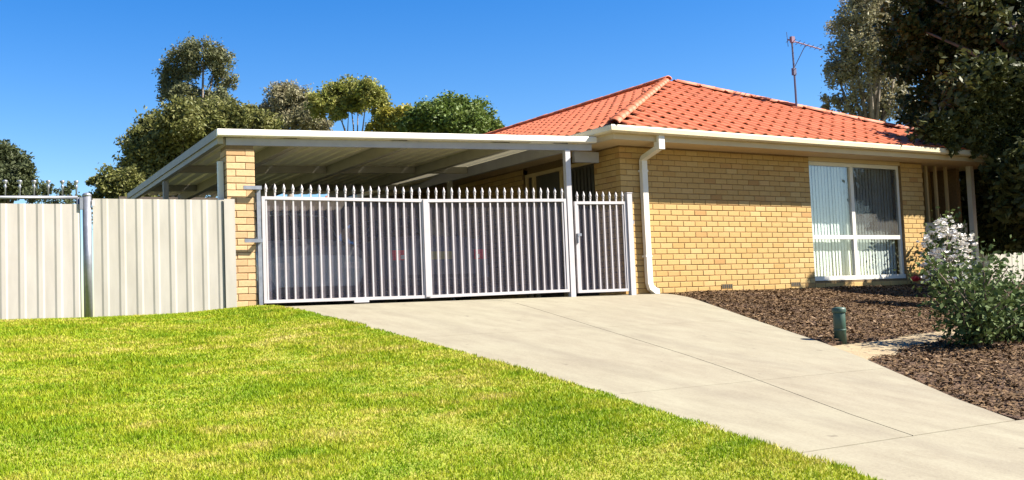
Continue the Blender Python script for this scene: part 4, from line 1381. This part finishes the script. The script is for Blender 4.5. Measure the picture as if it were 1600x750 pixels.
def near_tree():
    """large dark tree at the right edge, growing over the eave"""
    bx, by = 10.2, -0.9
    t = empty('shade_tree', (bx, by, zg(by)), 0, 'large dark leafy tree overhanging the right end of the house', 'tree')
    r2 = np.random.default_rng(11)
    centres = []
    for c, rad, n in (((12.1, 1.4, 5.6), (2.75, 2.2, 3.0), 190), ((8.3, -1.0, 3.1), (1.7, 0.4, 0.8), 60), ((7.75, -0.74, 2.75), (1.75, 0.10, 0.38), 46), ((9.1, -1.25, 2.2), (1.25, 0.5, 1.2), 80), ((9.9, 0.2, 1.8), (0.75, 0.6, 1.6), 60), ((8.7, -4.2, 4.6), (1.2, 0.9, 0.8), 40), ((10.2, -1.0, 3.6), (1.6, 1.2, 1.6), 50)):
        d = r2.normal(0, 1, (n, 3))
        d /= np.linalg.norm(d, axis=1)[:, None]
        centres.append(np.array(c) + d * np.array(rad) * (r2.uniform(0.15, 1.0, n) ** 0.45)[:, None])
    C_ = np.concatenate(centres)
    sun_h = np.array([math.sin(SUN_AZ), -math.cos(SUN_AZ)])
    te = math.tan(SUN_EL)
    def ok(p, m=0.0):
        # keep the sunlit wall, window and beds clear: where does this point's shadow fall
        dwall = -p[:, 1] / math.cos(SUN_AZ)
        wx = p[:, 0] - dwall * math.sin(SUN_AZ)
        wz = p[:, 2] - dwall * te
        onwall = (wz > 0.12 - m) & (wz < np.where(wx > 6.0, 1.36, 1.55)) & (wx < 7.15) & (wx > 0)
        onwall |= (wz > 0.25) & (wz < 1.05) & (wx >= 7.15) & (wx < 8.2) & (r2.uniform(0, 1, len(p)) < 0.8)
        blob = (wx > 3.75) & (wx < 4.35) & (wz < 0.30)
        zz = zg_np(p[:, 1])
        L = (p[:, 2] - zz) / te
        gx = p[:, 0] - L * math.sin(SUN_AZ)
        gy = p[:, 1] + L * math.cos(SUN_AZ)
        onbed = (gy < 0) & ((gx < 3.4 + 0.0 * gy) | (gy < -3.2)) & (gx < 9)
        tr_ = (p[:, 2] - 2.43 - 0.433 * (p[:, 1] + 0.6)) / (math.sin(SUN_EL) + 0.433 * math.cos(SUN_EL) * math.cos(SUN_AZ))
        rx = p[:, 0] - tr_ * math.sin(SUN_AZ) * math.cos(SUN_EL)
        ry = p[:, 1] + tr_ * math.cos(SUN_AZ) * math.cos(SUN_EL)
        onroof = (tr_ > 0) & (ry > -0.6) & (rx < 6.2 + r2.normal(0, 0.25, len(p))) & (ry < 3.87) & (rx > 0)
        inside_house = (p[:, 0] < 9.2) & (p[:, 1] > -0.62) & (p[:, 2] > 2.2) & (p[:, 2] < 2.5 + 0.44 * np.minimum(p[:, 1] + 0.6, 9.2 - p[:, 0]))
        return (~onwall | blob) & ~onbed & ~onroof & ~inside_house & (p[:, 2] > zz + 0.6)
    P = []
    for c in C_:
        r = r2.uniform(0.35, 0.62) * (0.55 if (c[1] > -0.9 and c[1] < -0.6 and c[2] < 3.3) else 1.0)
        P.append(cluster_points(c, r, int(1500 * r), 0.8, r2))
    P = np.concatenate(P)
    P = P[ok(P)]
    P = P - np.array([bx, by, zg(by)])
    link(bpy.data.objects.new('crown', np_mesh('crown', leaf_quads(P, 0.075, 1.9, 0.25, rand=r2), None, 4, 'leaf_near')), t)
    m = MB()
    m.tube([(0, 0, -0.1), (0.05, 0.05, 1.0), (-0.05, 0.1, 2.2), (-0.2, 0.3, 3.6), (-0.4, 0.6, 5.2)], [0.24, 0.2, 0.17, 0.13, 0.07], 10)
    for i in range(0, 150, 6):
        e = Vector(C_[i]) - Vector((bx, by, zg(by)))
        s_ = Vector((-0.05, 0.1, min(max(e.z * 0.6, 1.4), 4.2)))
        m.tube([s_, s_.lerp(e, 0.55) + Vector((0, 0, 0.2)), e], [0.07, 0.045, 0.012], 6)
    m.build('trunk', 'trunk_dark', t, True)
near_tree()

def rose_bush(name, label, loc, stems, h, spread, nleaf, lsize, leaf='leaf_rose', blooms=()):
    t = empty(name, loc, 0, label, 'bush')
    r2 = np.random.default_rng(int(abs(loc[0] * 100)) + 5)
    st = MB()
    P = []
    for i in range(stems):
        a = r2.uniform(0, 2 * math.pi)
        rr = spread * math.sqrt(r2.uniform(0.02, 1))
        hh = h * r2.uniform(0.35, 1.0) ** 1.2 * (1 - 0.3 * rr / spread)
        b = Vector((r2.uniform(-.12, .12), r2.uniform(-.12, .12), -0.03))
        e = Vector((math.cos(a) * rr, math.sin(a) * rr, hh))
        c = b.lerp(e, 0.5) + Vector((math.cos(a) * rr * -0.1, math.sin(a) * rr * -0.1, hh * 0.12))
        st.tube([b, c, e], [0.012, 0.009, 0.004], 5)
        nn = nleaf // stems
        tt = r2.uniform(0.12, 1.02, nn) ** 1.15
        pts = np.outer((1 - tt) ** 2, b) + np.outer(2 * tt * (1 - tt), c) + np.outer(tt ** 2, e)
        P.append(pts + r2.normal(0, 1, (nn, 3)) * (0.075 + 0.03 * spread))
    P = np.concatenate(P)
    P = P[P[:, 2] > 0.02]
    st.build('stems', 'trunk_dark', t, True)
    link(bpy.data.objects.new('foliage', np_mesh('foliage', leaf_quads(P, lsize, 1.7, 0.0, rand=r2), None, 4, leaf)), t)
    for (x, y, z, r) in blooms:
        f = MB()
        for ring in range(4):
            n = 4 + ring
            for q in range(n):
                a = 2 * math.pi * (q + ring * 0.4) / n
                ro = r * (0.25 + 0.25 * ring)
                d = Vector((math.cos(a), math.sin(a), 0))
                s_ = Vector((-d.y, d.x, 0))
                c0 = Vector((x, y, z))
                k0 = len(f.v)
                w_ = ro * 0.8 + 0.01
                f.v += [tuple(c0 + d * ro * 0.3 - s_ * w_ * 0.4 - Vector((0, 0, r * 0.5))), tuple(c0 + d * ro * 0.3 + s_ * w_ * 0.4 - Vector((0, 0, r * 0.5))),
                        tuple(c0 + d * ro + s_ * w_ * 0.6), tuple(c0 + d * ro * 0.95 + s_ * w_ * 0.3 + Vector((0, 0, r * (0.75 - 0.16 * ring)))),
                        tuple(c0 + d * ro * 0.95 - s_ * w_ * 0.3 + Vector((0, 0, r * (0.75 - 0.16 * ring)))), tuple(c0 + d * ro - s_ * w_ * 0.6)]
                f.f.append((k0, k0 + 1, k0 + 2, k0 + 3, k0 + 4, k0 + 5))
        f.build('bloom', 'petal', t)
    return t
rose_bush('rose_bush', 'leafy green rose bush beside the sandy path', (-0.10, -5.85, zg(-5.85) + 0.01), 26, 1.30, 0.60, 2900, 0.032)
rose_bush('rose_bush', 'leafy rose bush at the right edge beneath the dark tree', (0.95, -5.75, zg(-5.75) + 0.01), 26, 1.0, 0.7, 3600, 0.034)
rose_bush('rose_bush', 'tall loose rose bush against the right end of the brick wall', (6.9, -0.55, zg(-0.55)), 16, 1.5, 0.42, 1400, 0.045)
rose_bush('rose_plant', 'small rose plant with one red bloom at the wall base', (6.28, -0.30, zg(-0.3)), 5, 0.12, 0.08, 26, 0.03, blooms=((0.0, -0.02, 0.11, 0.085),))

wr = rose_bush('rose_bush', 'rose bush covered in white blooms right of the front window', (3.55, -2.95, zg(-2.95)), 26, 1.25, 0.42, 1100, 0.032)
def white_blooms(parent, n, h, spread):
    r2 = np.random.default_rng(21)
    f = MB()
    for i in range(n):
        a = r2.uniform(0, 2 * math.pi)
        rr = spread * math.sqrt(r2.uniform(0, 1))
        zc = h * r2.uniform(0.3, 1.05) * (1 - 0.25 * rr / spread)
        c0 = Vector((math.cos(a) * rr, math.sin(a) * rr, zc))
        r = r2.uniform(0.03, 0.055)
        for q in range(9):
            b = r2.uniform(0, 2 * math.pi)
            d = Vector((math.cos(b), math.sin(b), r2.uniform(-0.5, 0.8))).normalized()
            sd = d.cross(Vector((0, 0, 1))).normalized()
            up = sd.cross(d)
            k = len(f.v)
            f.v += [tuple(c0 + d * r * 0.3 - sd * r * 0.3), tuple(c0 + d * r * 0.8 - sd * r * 0.55 + up * r * 0.3), tuple(c0 + d * r + up * r * 0.55), tuple(c0 + d * r * 0.8 + sd * r * 0.55 + up * r * 0.3), tuple(c0 + d * r * 0.3 + sd * r * 0.3)]
            f.f.append((k, k + 1, k + 2, k + 3, k + 4))
    tag(f.build('blooms', 'white_petal', parent), kind='stuff')
white_blooms(wr, 210, 1.25, 0.40)

# white boundary fence seen between house and tree
bf = empty('boundary_fence', (8.75, 1.0, 0), 0, 'pale sheet fence beyond the right corner of the house', 'fence')
for i in range(6):
    fence_sheet(i * 0.8, (i + 1) * 0.8, -0.3, 1.6, 0.0, 'fence', 'fence_sheet', bf)
print('grass blades', NG)
